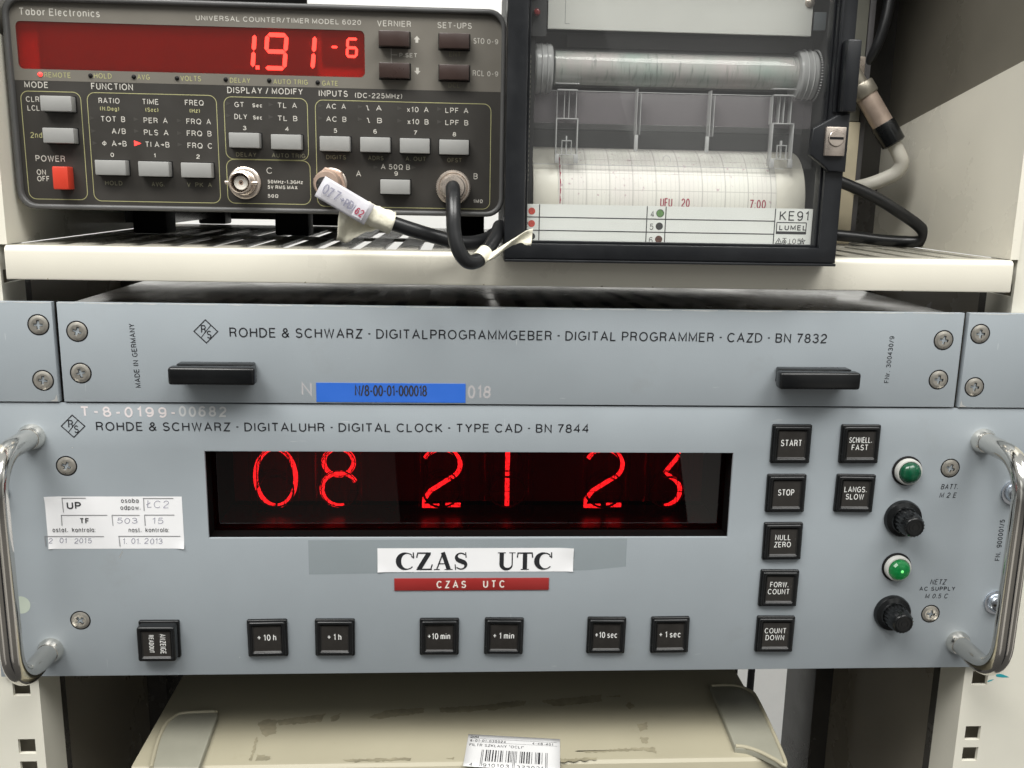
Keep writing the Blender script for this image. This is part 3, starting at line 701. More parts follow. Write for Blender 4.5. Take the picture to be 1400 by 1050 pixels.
COUNTER_BOXES = [
    ('m', -216.62, -191.54, 220.27, 265.59),
    ('f', -188.82, -134.13, 219.91, 265.63),
    ('d', -130.93, -95.12, 239.08, 265.28),
    ('c', -130.93, -94.61, 219.99, 238.88),
    ('i', -91.7, -14.99, 219.32, 264.84)]
COUNTER_ZONES = [
    ('upper', -222.19, -9.43, 270.02, 302.74),
    ('lower', -221.1, -8.67, 215.63, 270.08),
    ('window', -216.66, -69.76, 274.8, 293.89)]
COUNTER_DOTS = [(-207.71, 272.56), (-186.76, 272.57), (-168.57, 272.55), (-150.38, 272.4), (-129.73, 272.43), (-111.22, 272.46), (-90.44, 272.18)]
COUNTER_ARROWS = [(-187.39, 255.03), (-187.31, 249.66), (-186.99, 244.53), (-168.83, 254.97), (-168.95, 249.94), (-168.83, 244.83), (-150.45, 254.77), (-150.6, 249.54), (-150.7, 244.69), (-129.1, 262.45), (-129.32, 257.4), (-110.93, 262.42), (-111.1, 257.2), (-89.5, 262.46), (-89.62, 257.22), (-72.39, 262.4), (-72.47, 257.15), (-55.2, 262.18), (-55.23, 256.92), (-37.77, 262.28), (-37.76, 256.84), (-65.84, 236.8), (-49.2, 236.98)]
BNC = [(-123.21, 228.95), (-85.43, 229.45), (-31.44, 228.63)]
UPDOWN = [(-47.58, 291.11), (-47.25, 278.0)]
SEGS = [
    ('one', -120.76, -116.7, 278.43, 291.52),
    ('nine', -112.69, -103.65, 277.34, 292.4),
    ('one', -94.97, -89.63, 278.35, 291.45),
    ('six', -78.27, -73.22, 283.02, 291.24),
    ('minus', -84.61, -82.04, 286.91, 287.96),
    ('dot', -117.4, -115.68, 278.04, 279.7),
    ('inner', -208.74, -68.18, 273.82, 296.02)]
PROG_TEXT = [
    ('ROHDE & SCHWARZ · DIGITALPROGRAMMGEBER · DIGITAL PROGRAMMER · CAZD · BN 7832', -128.85, 138.69, 162.43, 4.36)]
CLOCK_TEXT = [
    ('ROHDE & SCHWARZ · DIGITALUHR · DIGITAL CLOCK · TYPE CAD · BN 7844', -189.37, 31.44, 119.52, 4.16)]
LOGOS = [(-139.0, 164.94), (-199.34, 121.69)]
PROG_SCREWS = [(-194.05, 164.35), (-193.86, 145.88), (193.24, 164.44), (192.96, 145.97), (-210.23, 167.06), (-210.23, 142.48), (210.13, 167.5), (210.44, 142.64)]
CLOCK_SCREWS = [(-203.55, 103.2), (-202.96, 28.56), (204.0, 103.16), (202.82, 29.02), (234.51, 91.24), (232.69, 34.98), (-228.74, 36.39)]
PULLS = [
    ('front', -152.29, -116.05, 143.18, 151.18),
    ('front', 113.42, 150.72, 143.51, 151.97)]
PULLBASE = [
    ('base', -151.48, -118.7, 143.47, 150.69),
    ('base', 117.53, 150.53, 143.19, 151.01)]
STICKERS = [
    ('blue', -91.77, -25.22, 133.59, 142.99),
    ('tape', -97.32, 51.47, 50.24, 67.71),
    ('czas', -65.51, 26.28, 51.87, 63.72),
    ('red', -57.8, 15.01, 42.68, 48.76),
    ('white', -217.22, -154.18, 63.81, 88.87)]
STK_TEXT = [
    ('N/8-00-01-000018', -74.52, -42.65, 136.37, 5.04),
    ('CZAS', -56.83, -23.47, 52.94, 8.73),
    ('UTC', -9.73, 16.34, 52.89, 8.67),
    ('CZAS', -37.96, -24.22, 43.85, 3.75),
    ('UTC', -16.08, -5.93, 43.99, 3.76),
    ('N', -98.11, -93.59, 136.36, 6.01),
    ('018', -24.04, -13.8, 135.54, 6.08),
    ('T-8-0199-', -195.81, -154.14, 125.83, 4.84),
    ('00682', -152.85, -131.99, 126.18, 4.86),
    ('MADE IN GERMANY', -171.83, -172.41, 154.29, 2.28),
    ('FNr. 300430/9', 170.29, 170.0, 155.32, 2.38)]
STK_LINES = [(-206.82, 88.13, -196.2, 88.14), (-206.63, 88.13, -206.48, 81.37), (-207.74, 80.01, -187.18, 80.0), (-207.55, 80.01, -207.65, 74.99), (-185.13, 80.0, -172.85, 79.99), (-185.13, 80.0, -184.98, 74.96), (-170.79, 80.1, -157.29, 80.09), (-170.6, 80.1, -170.61, 74.94), (-170.8, 88.05, -157.34, 88.05), (-170.6, 88.05, -170.67, 82.09), (-215.82, 69.84, -189.34, 69.79), (-215.63, 69.84, -215.53, 65.09), (-182.88, 69.89, -155.18, 69.83), (-182.68, 69.89, -182.51, 65.01)]
STK2_TEXT = [
    ('UP', -204.81, -198.52, 82.93, 3.44, 'b'),
    ('TF', -199.61, -195.43, 76.02, 2.62, 'b'),
    ('osoba', -180.66, -172.87, 85.96, 2.29, 'r'),
    ('odpow.', -181.16, -172.3, 82.62, 2.3, 'r'),
    ('ostat.  kontrola:', -211.96, -193.0, 71.93, 2.32, 'r'),
    ('nast.  kontrola:', -178.15, -160.19, 71.87, 2.33, 'r'),
    ('503', -183.26, -173.98, 76.0, 2.73, 'h'),
    ('15', -167.42, -162.51, 75.99, 2.95, 'h'),
    ('ŁC2', -169.32, -159.84, 83.56, 3.55, 'h'),
    ('2  01  2015', -214.16, -195.12, 66.55, 2.54, 'h'),
    ('1. 01. 2013', -181.26, -163.46, 66.15, 2.76, 'h')]
BUTTONS = [
    ('+ 10 h', -126.91, -107.56, 9.89, 28.3),
    ('+ 1 h', -95.2, -76.41, 10.25, 28.59),
    ('+10 min', -46.02, -27.24, 10.41, 28.97),
    ('+ 1 min', -15.33, 3.5, 10.48, 29.08),
    ('+10 sec', 33.67, 52.95, 10.0, 28.98),
    ('+ 1 sec', 64.43, 84.01, 10.2, 28.76),
    ('ANZEIGE|READOUT', -178.52, -158.96, 9.1, 28.14),
    ('START', 116.61, 135.42, 105.8, 124.19),
    ('STOP', 116.54, 134.34, 81.81, 100.19),
    ('NULL|ZERO', 116.24, 135.29, 58.02, 76.37),
    ('FORW.|COUNT', 116.44, 135.17, 34.07, 52.46),
    ('COUNT|DOWN', 116.23, 135.35, 10.2, 28.62),
    ('SCHNELL.|FAST', 148.94, 168.43, 105.89, 124.22),
    ('LANGS.|SLOW', 148.88, 168.24, 81.8, 100.18)]
LAMPS = [(183.2, 101.85), (182.99, 53.49)]
LAMPTOPS = [(180.84, 104.03), (180.37, 56.26)]
FUSES = [(183.59, 78.4), (183.28, 29.93)]
FUSETOPS = [(176.27, 83.91), (178.83, 35.02)]
CLOCK_SMALL = [
    ('BATT.', 200.59, 208.82, 92.67, 2.62, 'i'),
    ('M 2 E', 200.36, 208.43, 88.47, 2.63, 'i'),
    ('NETZ', 200.9, 208.57, 44.32, 2.66, 'i'),
    ('AC SUPPLY', 195.85, 213.72, 41.08, 2.1, 'n'),
    ('M 0.5 C', 199.08, 210.41, 37.07, 2.45, 'i')]
REC = [
    ('frame', -9.78, 137.72, 198.22, 305.02),
    ('inner', -0.45, 121.65, 206.28, 304.94),
    ('strip', -0.12, 126.69, 206.29, 222.29)]
REC2 = [
    ('plate', 7.91, 122.83, 295.37, 320.49)]
STRIPMARKS = [(2.07, 218.53), (2.19, 213.15), (2.79, 207.59), (57.81, 219.35), (57.46, 213.76), (57.44, 207.99), (5.6, 221.2), (6.0, 205.15), (52.28, 222.03), (52.92, 205.89), (60.36, 222.18), (60.9, 206.01), (0.1, 215.58), (0.22, 210.18), (108.58, 222.41), (108.84, 206.76)]
REC_TEXT = [
    ('4', 53.92, 55.35, 217.75, 2.63),
    ('5', 53.72, 55.31, 212.31, 2.64),
    ('6', 53.69, 55.28, 206.54, 2.66),
    ('KE91', 110.59, 123.53, 217.26, 4.11),
    ('LUMEL', 110.77, 122.91, 213.11, 2.25),
    ('05', 117.07, 120.81, 207.19, 2.33),
    ('⊥', 114.8, 116.92, 207.14, 2.33)]
RECMARK = [
    ('lum', 109.58, 123.64, 211.43, 216.32),
    ('lumbar', 109.73, 123.81, 211.43, 212.56)]
ROLLS = [
    ('upper', 11.65, 121.35, 274.05, 288.31),
    ('lower', 3.58, 130.44, 219.67, 246.42)]
LOCK = [
    ('plate', 124.02, 132.78, 244.43, 256.46)]
TAB = [(128.32, 260.96), (118.73, 255.69), (118.42, 244.61), (126.43, 239.94), (133.41, 240.08), (134.63, 260.81)]
GRIP = [
    ('grip', 128.9, 135.96, 260.95, 290.23)]

RESIDUE = [[(-131.2, 33.0), (-126.6, 36.4), (-121.8, 34.9), (-119.6, 22.8), (-124.9, 20.3), (-128.1, 25.0)], [(-121.8, 34.9), (-97.3, 40.6), (-98.2, 33.0), (-120.2, 30.1)], [(-94.2, 37.0), (-89.4, 41.1), (-90.0, 34.1), (-93.2, 32.8)], [(-75.1, 36.5), (-64.9, 43.4), (-45.5, 45.1), (-46.1, 40.1), (-68.1, 35.0)], [(-37.7, 44.9), (-22.0, 46.0), (6.8, 51.3), (4.1, 46.2), (-22.0, 40.3), (-36.8, 40.6)], [(-14.1, 45.8), (1.8, 48.4), (10.0, 51.2), (8.9, 46.8), (-10.3, 41.4)], [(17.2, 51.0), (51.8, 56.3), (51.2, 49.5), (25.4, 44.9)], [(53.9, 54.0), (62.4, 56.1), (61.2, 53.8)], [(64.1, 47.0), (66.7, 48.5), (68.3, 44.0), (65.4, 41.1), (63.2, 44.1)], [(65.9, 26.4), (71.7, 28.3), (71.1, 21.5), (67.0, 20.3)], [(65.7, 15.0), (69.8, 14.9), (68.7, 9.2), (65.4, 9.9)], [(31.2, 3.8), (62.0, 5.5), (71.4, 5.9), (71.1, 1.0), (65.3, 3.6), (35.8, 2.5)], [(22.8, -2.7), (41.7, -2.0), (40.4, -3.7), (23.3, -5.1)], [(-33.1, -0.6), (-28.8, -0.2), (-29.5, -1.9)], [(-82.8, -0.6), (-49.9, 0.4), (-50.8, -2.0), (-79.1, -2.4)], [(-129.2, 19.8), (-128.1, 19.8), (-126.8, -0.0), (-128.2, 0.0)], [(-125.3, 4.7), (-118.7, 3.3), (-118.7, -0.2), (-125.0, -0.1)]]

# ------------------------------------------------------------------ the setting: room wall, rack
o = MB().box(-900, 900, 700, 720, -700, 900).build('wall', 'roomwall'); tag(o, kind='structure')

def side_panel(sgn, lab):
    mb = MB()
    xa, xb = (238.5, 241.5) if sgn > 0 else (-241.5, -238.5)
    mb.box(xa, xb, 28, 182, -420, 195, mi=1)
    xa, xb = (224.4, 225.4) if sgn > 0 else (-225.4, -224.4)
    mb.box(xa, xb, 7, 150, 203, 520)
    o = mb.build('side_panel', ('olive', 'wallshade')); tag(o, lab, 'rack panel', 'side panels of the rack')
side_panel(1, 'rack side panel, dark glossy brown above and shade-toned below, behind the right perforated post')
side_panel(-1, 'rack side panel, dark glossy brown above and shade-toned below, behind the left perforated post')

for sgn, lab in ((1, 'rear upright coloured dark for shade, at the right inside of the rack, beside the white gap'), (-1, 'rear upright coloured dark for shade, at the left inside of the rack, behind the beige case')):
    x0, x1 = sorted((sgn * 214, sgn * 243)); mb = MB()
    mb.box(*sorted((sgn * 226, sgn * 243)), 182.3, 184.3, -420, 170)
    mb.box(*sorted((sgn * 196, sgn * 225)), 150.3, 152.3, 205, 520)
    mb.box(*sorted((sgn * 226, sgn * 228)), 184.5, 236, -420, 170)
    mb.box(*sorted((sgn * 196, sgn * 198)), 152.5, 236, 205, 520)
    o = mb.build('rear_upright', 'metal_and_shade'); tag(o, lab, 'rack post', 'rear uprights of the rack')  # cream uprights, their shade put into the dark colour
o = MB().box(-225, 196, 262, 264, -420, 182).build('back_panel', 'metal_and_shade'); tag(o, 'dark back plate of the rack behind the digital clock and beige case', 'rack panel')
o = MB().box(-300, -132, 262, 264, 204, 420).build('back_panel', 'metal_and_shade'); tag(o, 'dark back plate of the rack behind the red-display counter', 'rack panel')
o = MB().box(12, 260, 262, 264, 204, 520).build('back_panel', 'olive'); tag(o, 'dark back plate of the rack behind the chart recorder', 'rack panel')

o = MB().box(-240, 240, 26.5, 262, 430, 434).build('shade_sheet', 'olive'); tag(o, 'unseen sheet added over the rack bay to shade its inside', 'rack panel')  # added out of view to keep light off the rack interior

def rack_post(sgn, lab):
    t = thing('rack_post', lab, 'rack post', (sgn * 226, 4, -420), 'front posts of the rack')
    holes = []
    zs = []
    for u in range(-9, 3):
        for dz in (-7.6, -38.4): zs.append(u * 44.45 + dz)
    for u in range(-9, 1): zs.append(u * 44.45 - 5.9)
    for z in sorted(set([-7.6, -38.2, -50.1, -82.6, -94.5, -127, -139])):
        holes.append((sgn * 234.2 - 4, sgn * 234.2 + 4, z - 3.9, z + 3.9))
    x0, x1 = sorted((sgn * 226, sgn * 275))
    MB().plate(x0, x1, -420, 520, 4, 6, holes).build('front_face', 'post', t)
    xr = sorted((sgn * 226, sgn * 228))
    MB().box(*xr, 6, 26, -420, 184).build('return_flange', 'post', t)
    MB().box(*xr, 6, 26, 190, 520).build('return_flange', 'post', t)
    MB().box(*sorted((sgn * 229, sgn * 275)), 15, 16, -420, 520).build('inner_liner', 'holeback', t)
    MB().box(*sorted((sgn * 227, sgn * 227.8)), 26.2, 34, -420, 184).build('slot_shade', 'metal_and_shade', t)  # dark strip painted in for the shadowed slots beside the flange
    return t
rack_post(-1, 'pale perforated rack post with square holes under the left chrome handle')
pr = rack_post(1, 'pale perforated rack post with cyan pen marks under the right chrome handle')
mb = MB()
flat(mb, [(242.0, -5.6), (244, -5.3), (246, -5.7), (249.4, -7.3), (246, -7.3), (242.6, -6.9)], 3.9)
flat(mb, [(238.2, -9.2), (240, -8.4), (241.6, -8.3), (240.4, -9.1), (238.4, -9.8)], 3.9)
tag(mb.build('pen_mark', 'cyan', pr), 'cyan marker strokes')

# ------------------------------------------------------------------ cream shelf
t = thing('shelf', 'cream steel shelf with rounded lip carrying the counter and chart recorder', 'shelf', (0, 0, 186.5))
slots = []
for i in range(-13, 14):
    xc = i * 16.0 + 4
    for y0, y1 in ((12, 96), (106, 190)):
        slots.append((xc - 3, xc + 3, y0, y1))
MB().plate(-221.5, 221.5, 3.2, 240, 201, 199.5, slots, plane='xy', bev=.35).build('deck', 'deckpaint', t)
prof = [(3.2, 201), (2.5, 200.93)]
for k in range(9):
    an = math.radians(90 + 90 * k / 8); prof.append((2.6 + 2.6 * math.cos(an), 198.4 + 2.6 * math.sin(an)))
prof += [(0, 187.3), (.25, 186.7), (.8, 186.5), (6, 186.5), (6, 187.6), (1.4, 187.6), (1.4, 198.2), (2.0, 199.3), (3.2, 199.5)]
mb = MB(); mb.poly(prof, -221.8, 221.8, plane='yz')
mb.build('lip', 'cream', t, sharp=28)
rnd = random.Random(21)
for xx in (-205, -96, -18, 34, 57, 118, 171):
    mb = MB(); w_ = rnd.uniform(.5, 1.5)
    flat(mb, [(xx, 186.75), (xx + w_, 186.75), (xx + w_ * .7, 187.1 + rnd.uniform(0, .4)), (xx + w_ * .2, 187.0)], -.02); tag(mb.build('paint_chip', 'residue', t), 'small chip on the lip edge')
for s in (-1, 1):
    mb = MB()
    g = [(3.4, 201.2), (181, 201.2), (181, 257.5), (14, 288.5), (4.2, 290), (3.4, 289)]
    mb.poly(g, s * 222.2, s * 223.6, plane='yz')
    mb.box(*sorted((s * 221.9, s * 225.8)), 3.2, 3.9, 201.2, 420)
    mb.build('side_gusset', 'cream', t)

# ------------------------------------------------------------------ screws
def screw_mesh(name, r, ring=True, mats=('screw', 'recess', 'matblack'), dome=.45):
    mb = MB()
    if ring:
        mb.lathe([(r * 1.13, .02), (r * 1.13, .05), (r * .99, .05), (r * .97, .0)], (0, 0, 0), mi=2, caps=False)
    cw, cl = .62, r * .50
    cross = [(-cw, -cl), (cw, -cl), (cw, -cw), (cl, -cw), (cl, cw), (cw, cw), (cw, cl), (-cw, cl), (-cw, cw), (-cl, cw), (-cl, -cw), (-cw, -cw)]
    mb.lathe([(r, .0), (r * .98, .18), (r * .90, .32), (r * .70, .32 + dome * .5)], (0, 0, 0), mi=0, caps=False)
    mb.poly(circ(0, 0, r * .70), -(.32 + dome * .5), None, [cross], mi=0)
    n = len(cross); y0 = -(.32 + dome * .5)
    A = [mb.bm.verts.new((p[0], y0, p[1])) for p in cross]; B = [mb.bm.verts.new((p[0] * .72, y0 + 1.1, p[1] * .72)) for p in cross]
    for i in range(n):
        f = mb.bm.faces.new((A[i], A[(i + 1) % n], B[(i + 1) % n], B[i])); f.material_index = 0 if i in (0, 9) else 1  # recess walls darkened for shade, two left bright as if lit
    f = mb.bm.faces.new(B); f.material_index = 1
    return mb.build(name, mats, None, local=True)
def put_screws(proto_fn, spots, y, parent, rots):
    first = None
    for i, (x, z) in enumerate(spots):
        if first is None: o = place(proto_fn(), (x, y, z), parent); first = o
        else: o = dup(first, (x, y, z), parent)
        o.rotation_euler = (0, math.radians(rots[i % len(rots)]), 0)

def logo(mb, cx, cz, y, s):
    w = .5
    p = [Vector((cx + s * dx, y, cz + s * dz)) for dx, dz in ((0, 1), (1, 0), (0, -1), (-1, 0), (0, 1))]
    ribbon(mb.bm, p, None, w, Vector((0, -1, 0)))
    write(mb, 'R', (cx - s * .40, y, cz - s * .16), X, Z, s * .42, s * .72, .5)
    write(mb, 'S', (cx + s * .08, y, cz - s * .62), X, Z, s * .36, s * .70, .5)
    line(mb, cx - s * .42, cz - s * .52, cx + s * .42, cz + s * .52, y - .02, .34)

# ------------------------------------------------------------------ digital programmer (1 unit) with its two blank end plates
t = thing('digital_programmer', 'flat grey programmer unit with two black bar pulls and blue number tape', 'rack instrument', (0, 0, 132.9))
MB().plate(-202.0, 201.9, 132.9, 176.9, 0, 3, [], bev=.35).build('front_panel', 'panel', t)
MB().box(-199, 199, 3.1, 230, 134.5, 176.0, .6).build('chassis', 'chassis', t)
mb = MB(); s_, x0, x1, z0, h = PROG_TEXT[0]
write(mb, s_, (x0, -.06, z0), X, Z, x1 - x0, h, .60, space=.40)
mb.build('title_lettering', 'ink', t)
mb = MB(); logo(mb, -139.0, 164.9, -.06, 5.1); mb.build('emblem', 'ink', t)
mb = MB()
v = Vector((-.045, 0, 1)).normalized()
write(mb, 'MADE IN GERMANY', (-168.3, -.06, 139.6), tuple(v), (-1, 0, -.045), 28.5, 2.35, .34, space=.5)
mb.build('origin_lettering', 'ink', t); mb = MB()
write(mb, 'FNr. 300430/9', (169.6, -.06, 144.2), (.02, 0, 1), (-1, 0, .02), 21.8, 2.25, .32, space=.6)
mb.build('serial_lettering', 'ink', t)
put_screws(lambda: screw_mesh('panel_screw', 4.15), PROG_SCREWS[:4], 0, t, (20, 75, 10, 5))
def worn_edge(x0, x1, seed, par):
    mb = MB(); rn = random.Random(seed); x = x0 + .6
    while x < x1 - 1:
        w_ = min(rn.uniform(3, 26), x1 - .4 - x); h_ = rn.uniform(.14, .30)
        flat(mb, [(x, 176.62), (x + w_ * .3, 176.64 - h_ * .5), (x + w_ * .7, 176.62 - h_), (x + w_, 176.62), (x + w_, 176.86), (x, 176.86)], -.03)
        x += w_ + rn.uniform(.2, 7)
    mb.build('worn_edge', 'worn', par)
worn_edge(-202, 201.9, 3, t)
def pull_part(cx):
    mb = MB(); mb.box(cx - 18.4, cx + 18.4, -13, -6.8, 143.4, 151.2, 1.3, 3)
    o = mb.build('pull', 'black', t)
    MB().box(cx - 16.5, cx + 16.5, -6.8, -.2, 144.5, 151.6, .8).build('pull_foot', 'black', o)
pull_part(-134.3); pull_part(132.4)
b = MB().box(STICKERS[0][1], STICKERS[0][2], -.25, -.04, STICKERS[0][3], STICKERS[0][4] - .6, .04, 1).build('number_tape', 'bluetape', t); tag(b, 'blue self-adhesive number tape')
mb = MB(); r = STK_TEXT[0]
write(mb, r[0], (r[1], -.32, r[3] + .1), X, Z, r[2] - r[1], r[4], .62, gap=.12)
mb.build('tape_lettering', 'typed', b)
mb = MB(); r = STK_TEXT[5]; write(mb, 'N', (r[1], -.05, r[3]), X, Z, r[2] - r[1], r[4], .8, jitter=.03)
tag(mb.build('old_marking', 'chalk_faint', t), 'faded white hand-written N'); mb = MB()
r = STK_TEXT[6]; write(mb, '018', (r[1], -.05, r[3]), X, Z, r[2] - r[1], r[4], .9, jitter=.03, seed=3)
tag(mb.build('old_marking', 'chalk_faint', t), 'faded end of a white hand-written number')
for sgn, lab in ((-1, 'short grey blank plate with two screws, left of the programmer'), (1, 'short grey blank plate with two screws, right of the programmer')):
    e = thing('blank_plate', lab, 'blank panel', (sgn * 222, 0, 132.9), 'grey blank end plates')
    x0, x1 = sorted((sgn * 204.1, sgn * 241.3))
    MB().plate(x0, x1, 132.8, 177.0, 0, 3, [], bev=.35).build('front_plate', 'panel', e)
    put_screws(lambda: screw_mesh('panel_screw', 4.15), PROG_SCREWS[4:6] if sgn < 0 else PROG_SCREWS[6:], 0, e, (0, 8, 12, 15))
    worn_edge(x0, x1, 5 + sgn, e)
    mb = MB(); xx = sgn * 204.6
    flat(mb, [(xx, 133.1), (xx + sgn * 3.4, 133.1), (xx + sgn * 1.3, 134.0), (xx + sgn * .4, 136.2)], -.03)
    tag(mb.build('paint_chip', 'panel_edge', e), 'bare metal where the corner paint is chipped')
    MB().box(*sorted((sgn * 202.2, sgn * 203.9)), 3.4, 5, 132.8, 177).build('shadow_strip', 'matblack', e)

# ------------------------------------------------------------------ digital clock (3 units)
YC = .8
t = thing('digital_clock', 'large grey digital clock with glowing red numerals and chrome handles', 'digital clock', (0, YC, 0))
WIN = (-142.5, 99.5, 68.8, 110.2)
MB().plate(-241.3, 241.3, .2, 132.2, YC, YC + 1.3, [WIN], bev=.3).build('front_panel', 'panel', t)
mb = MB()
mb.box(-215, -155, 4, 240, 1.5, 131); mb.box(112, 215, 4, 240, 1.5, 131); mb.box(-155, 112, 60, 240, 1.5, 131); mb.box(-155, 112, 4, 60, 1.5, 60); mb.box(-155, 112, 4, 60, 119, 131)
mb.build('chassis', 'metal_and_shade', t)
mb = MB()
x0, x1, z0, z1 = WIN
mb.box(x0 - 1, x0 - .05, YC + 1.35, 56, z0 - 1, z1 + 8); mb.box(x1 + .05, x1 + 1, YC + 1.35, 56, z0 - 1, z1 + 8)
mb.box(x0, x1, YC + 1.35, 56, z0 - 1, z0 - .05); mb.box(x0, x1, YC + 1.35, 56, z1 + 7, z1 + 8); mb.box(x0 - 1, x1 + 1, 56, 57, z0 - 1, z1 + 8)
mb.build('window_recess', 'flock', t)
mb = MB(); mb.box(x0, x1, 13, 46, z0, z0 + .35)
mb.build('tube_shelf', 'glossblack', t)
MB().box(x0 + .2, x1 - .2, 51.5, 52.5, z0 + .5, z1 + 6).build('tube_backboard', 'tubeback', t)
MB().box(x0 + .1, x1 - .1, 11, 12.5, z0 + .02, z1 + 6).build('filter_glass', 'filter', t)
for cx, dg, wdt, lab in ((-117.4, 'n0', 19.4, 'glow tube showing 0'), (-86.4, 'n8', 17.4, 'glow tube showing 8'), (-36.3, 'n2', 18.6, 'glow tube showing 2, left of the 1'), (-3.9, 'n1', 0, 'glow tube showing 1'), (44.4, 'n2', 18.6, 'glow tube showing 2, left of the 3'), (76.0, 'n3', 15.5, 'glow tube showing 3')):
    mb = MB(); mb.lathe([(13.6, 0), (13.8, 2), (13.8, 40), (12.5, 44)], (cx, 36, 63.5), axis=(0, 0, 1), seg=40, caps=False)
    g = mb.build('glow_tube', 'tubeglass', t); tag(g, lab)
    mb = MB(); mb.lathe([(0, 0), (12.6, 0), (12.9, 1), (12.9, 3.4), (12.2, 4), (0, 4)], (cx, 36, 64.4), axis=(0, 0, 1), seg=40)
    mb.build('tube_base', 'black', g)
        # the lit cathode: its strokes as one solid of small tubes
    mb = MB(); w, L = glyph_lines(dg, 36)
    sx_ = (wdt / w) if w else 1
    for k, l in enumerate(L):
        P = [(cx - wdt / 2 + p[0] * sx_, 32 + .15 * k, 73.5 + p[1] * 29.3) for p in l]
        if (Vector(P[0]) - Vector(P[-1])).length < 1e-3: P = P[:-1] + [P[0]]
        mb.tube(P, 1.12, seg=8)
    mb.build('lit_numeral', 'neon', g)
    mb = MB(); rnd = random.Random(int(cx))
    for ch, yy in (('8', 29.6), ('5', 28.8), ('4', 28.0), ('6', 30.4), ('3', 31.0)):
        if dg == 'n8' and ch == '8': continue
        w, L = glyph_lines(ch, 22)
        for l in L: mb.tube([(cx - 9 + p[0] / w * 18, yy, 73.6 + p[1] * 29.5) for p in l], .26, seg=4)
    for k in range(9):
        xx = cx - 11.2 + k * 2.8
        mb.tube([(xx, 27.2, 72), (xx + 1.2, 27.2, 106)], .10, seg=3)
    mb.build('dark_cathodes', 'wire', g)

mb = MB(); s_, x0, x1, z0, h = CLOCK_TEXT[0]
write(mb, s_, (x0, YC - .06, z0), X, Z, x1 - x0, h, .60, space=.40)
mb.build('title_lettering', 'ink', t)
mb = MB(); logo(mb, -199.3, 121.6, YC - .06, 5.1); mb.build('emblem', 'ink', t)
for k_, (s_, x0, x1, z0, h, st) in enumerate(CLOCK_SMALL):
    if k_ in (0, 2): mb = MB()
    write(mb, s_, (x0, YC - .06, z0), X, Z, x1 - x0, h, .34, slant=.16 if st == 'i' else .0, gap=.24, space=.5)
    if k_ in (1, 4): mb.build('fuse_lettering', 'ink', t)
mb = MB()
write(mb, 'FN. 900001/5', (234.2, YC - .06, 56.5), (.0, 0, 1), (-1, 0, 0), 21, 2.5, .36, space=.9)
mb.build('serial_lettering', 'ink', t)
mb = MB(); r = STK_TEXT[7]; write(mb, r[0], (r[1], YC - .05, r[3]), X, Z, r[2] - r[1], r[4], .82, jitter=.04, gap=.34, seed=5)
tag(mb.build('hand_marking', 'chalk', t), 'white hand-written inventory number')
mb = MB(); r = STK_TEXT[8]; write(mb, r[0], (r[1], YC - .05, r[3]), X, Z, r[2] - r[1], r[4], .82, jitter=.04, gap=.30, seed=6)
tag(mb.build('hand_marking', 'chalk_mid', t), 'faded end of the white hand-written number')

put_screws(lambda: screw_mesh('panel_screw', 4.15), CLOCK_SCREWS[:4], YC, t, (25, 48, 20, 10))
mb = MB(); mb.lathe([(6.0, 0), (6.0, .9), (4.6, 1.0), (4.6, 2.2), (3.8, 3.4), (2.0, 4.0), (0, 4.1)], (0, 0, 0)); mb.box(-3.2, 3.2, -4.3, -3.9, -.5, .5, mi=1); mb.box(-.5, .5, -4.31, -3.91, -3.2, 3.2, mi=1)
zb = place(mb.build('mounting_bolt', ('zinc', 'recess'), None, local=True), (236.4, YC, 91.2), t)
dup(zb, (235.0, YC, 35.0), t); dup(zb, (-235.6, YC, 91.2), t)
mb = MB(); disc(mb, -229.2, 36.4, YC - .04, 4.3); tag(mb.build('stain', 'corrosion', t), 'round pale mark behind the left handle')

def handle_part():
    mb = MB(); P = []
    R_, y = 17.0, -36.0; z0, z1 = -51.4, 51.4
    P.append((0, 0, z0)); P.append((0, -8, z0)); P.append((0, y + R_, z0))
    for k in range(1, 9):
        an = math.radians(90 * k / 8); P.append((0, y + R_ - R_ * math.sin(an), z0 + R_ - R_ * math.cos(an)))
    P.append((0, y, -20)); P.append((0, y, 0)); P.append((0, y, 20))
    for k in range(0, 9):
        an = math.radians(90 * k / 8); P.append((0, y + R_ - R_ * math.cos(an), z1 - R_ + R_ * math.sin(an)))
    P.append((0, -8, z1)); P.append((0, 0, z1))
    o = mb.tube(P, 4.55, seg=28).build('handle', 'chrome', None, local=True)
    for z in (z0, z1):
        f = MB().lathe([(5.9, 0), (5.9, 1.6), (5.2, 3.2), (4.75, 4.2), (4.5, 4.2)], (0, 0, z), seg=32, caps=False).build('ferrule', 'ferrule', o, local=True)
    return o
hd = place(handle_part(), (218.2, YC, 65.3), t); hd2 = dup(hd, (-217.4, YC, 65.3), t)

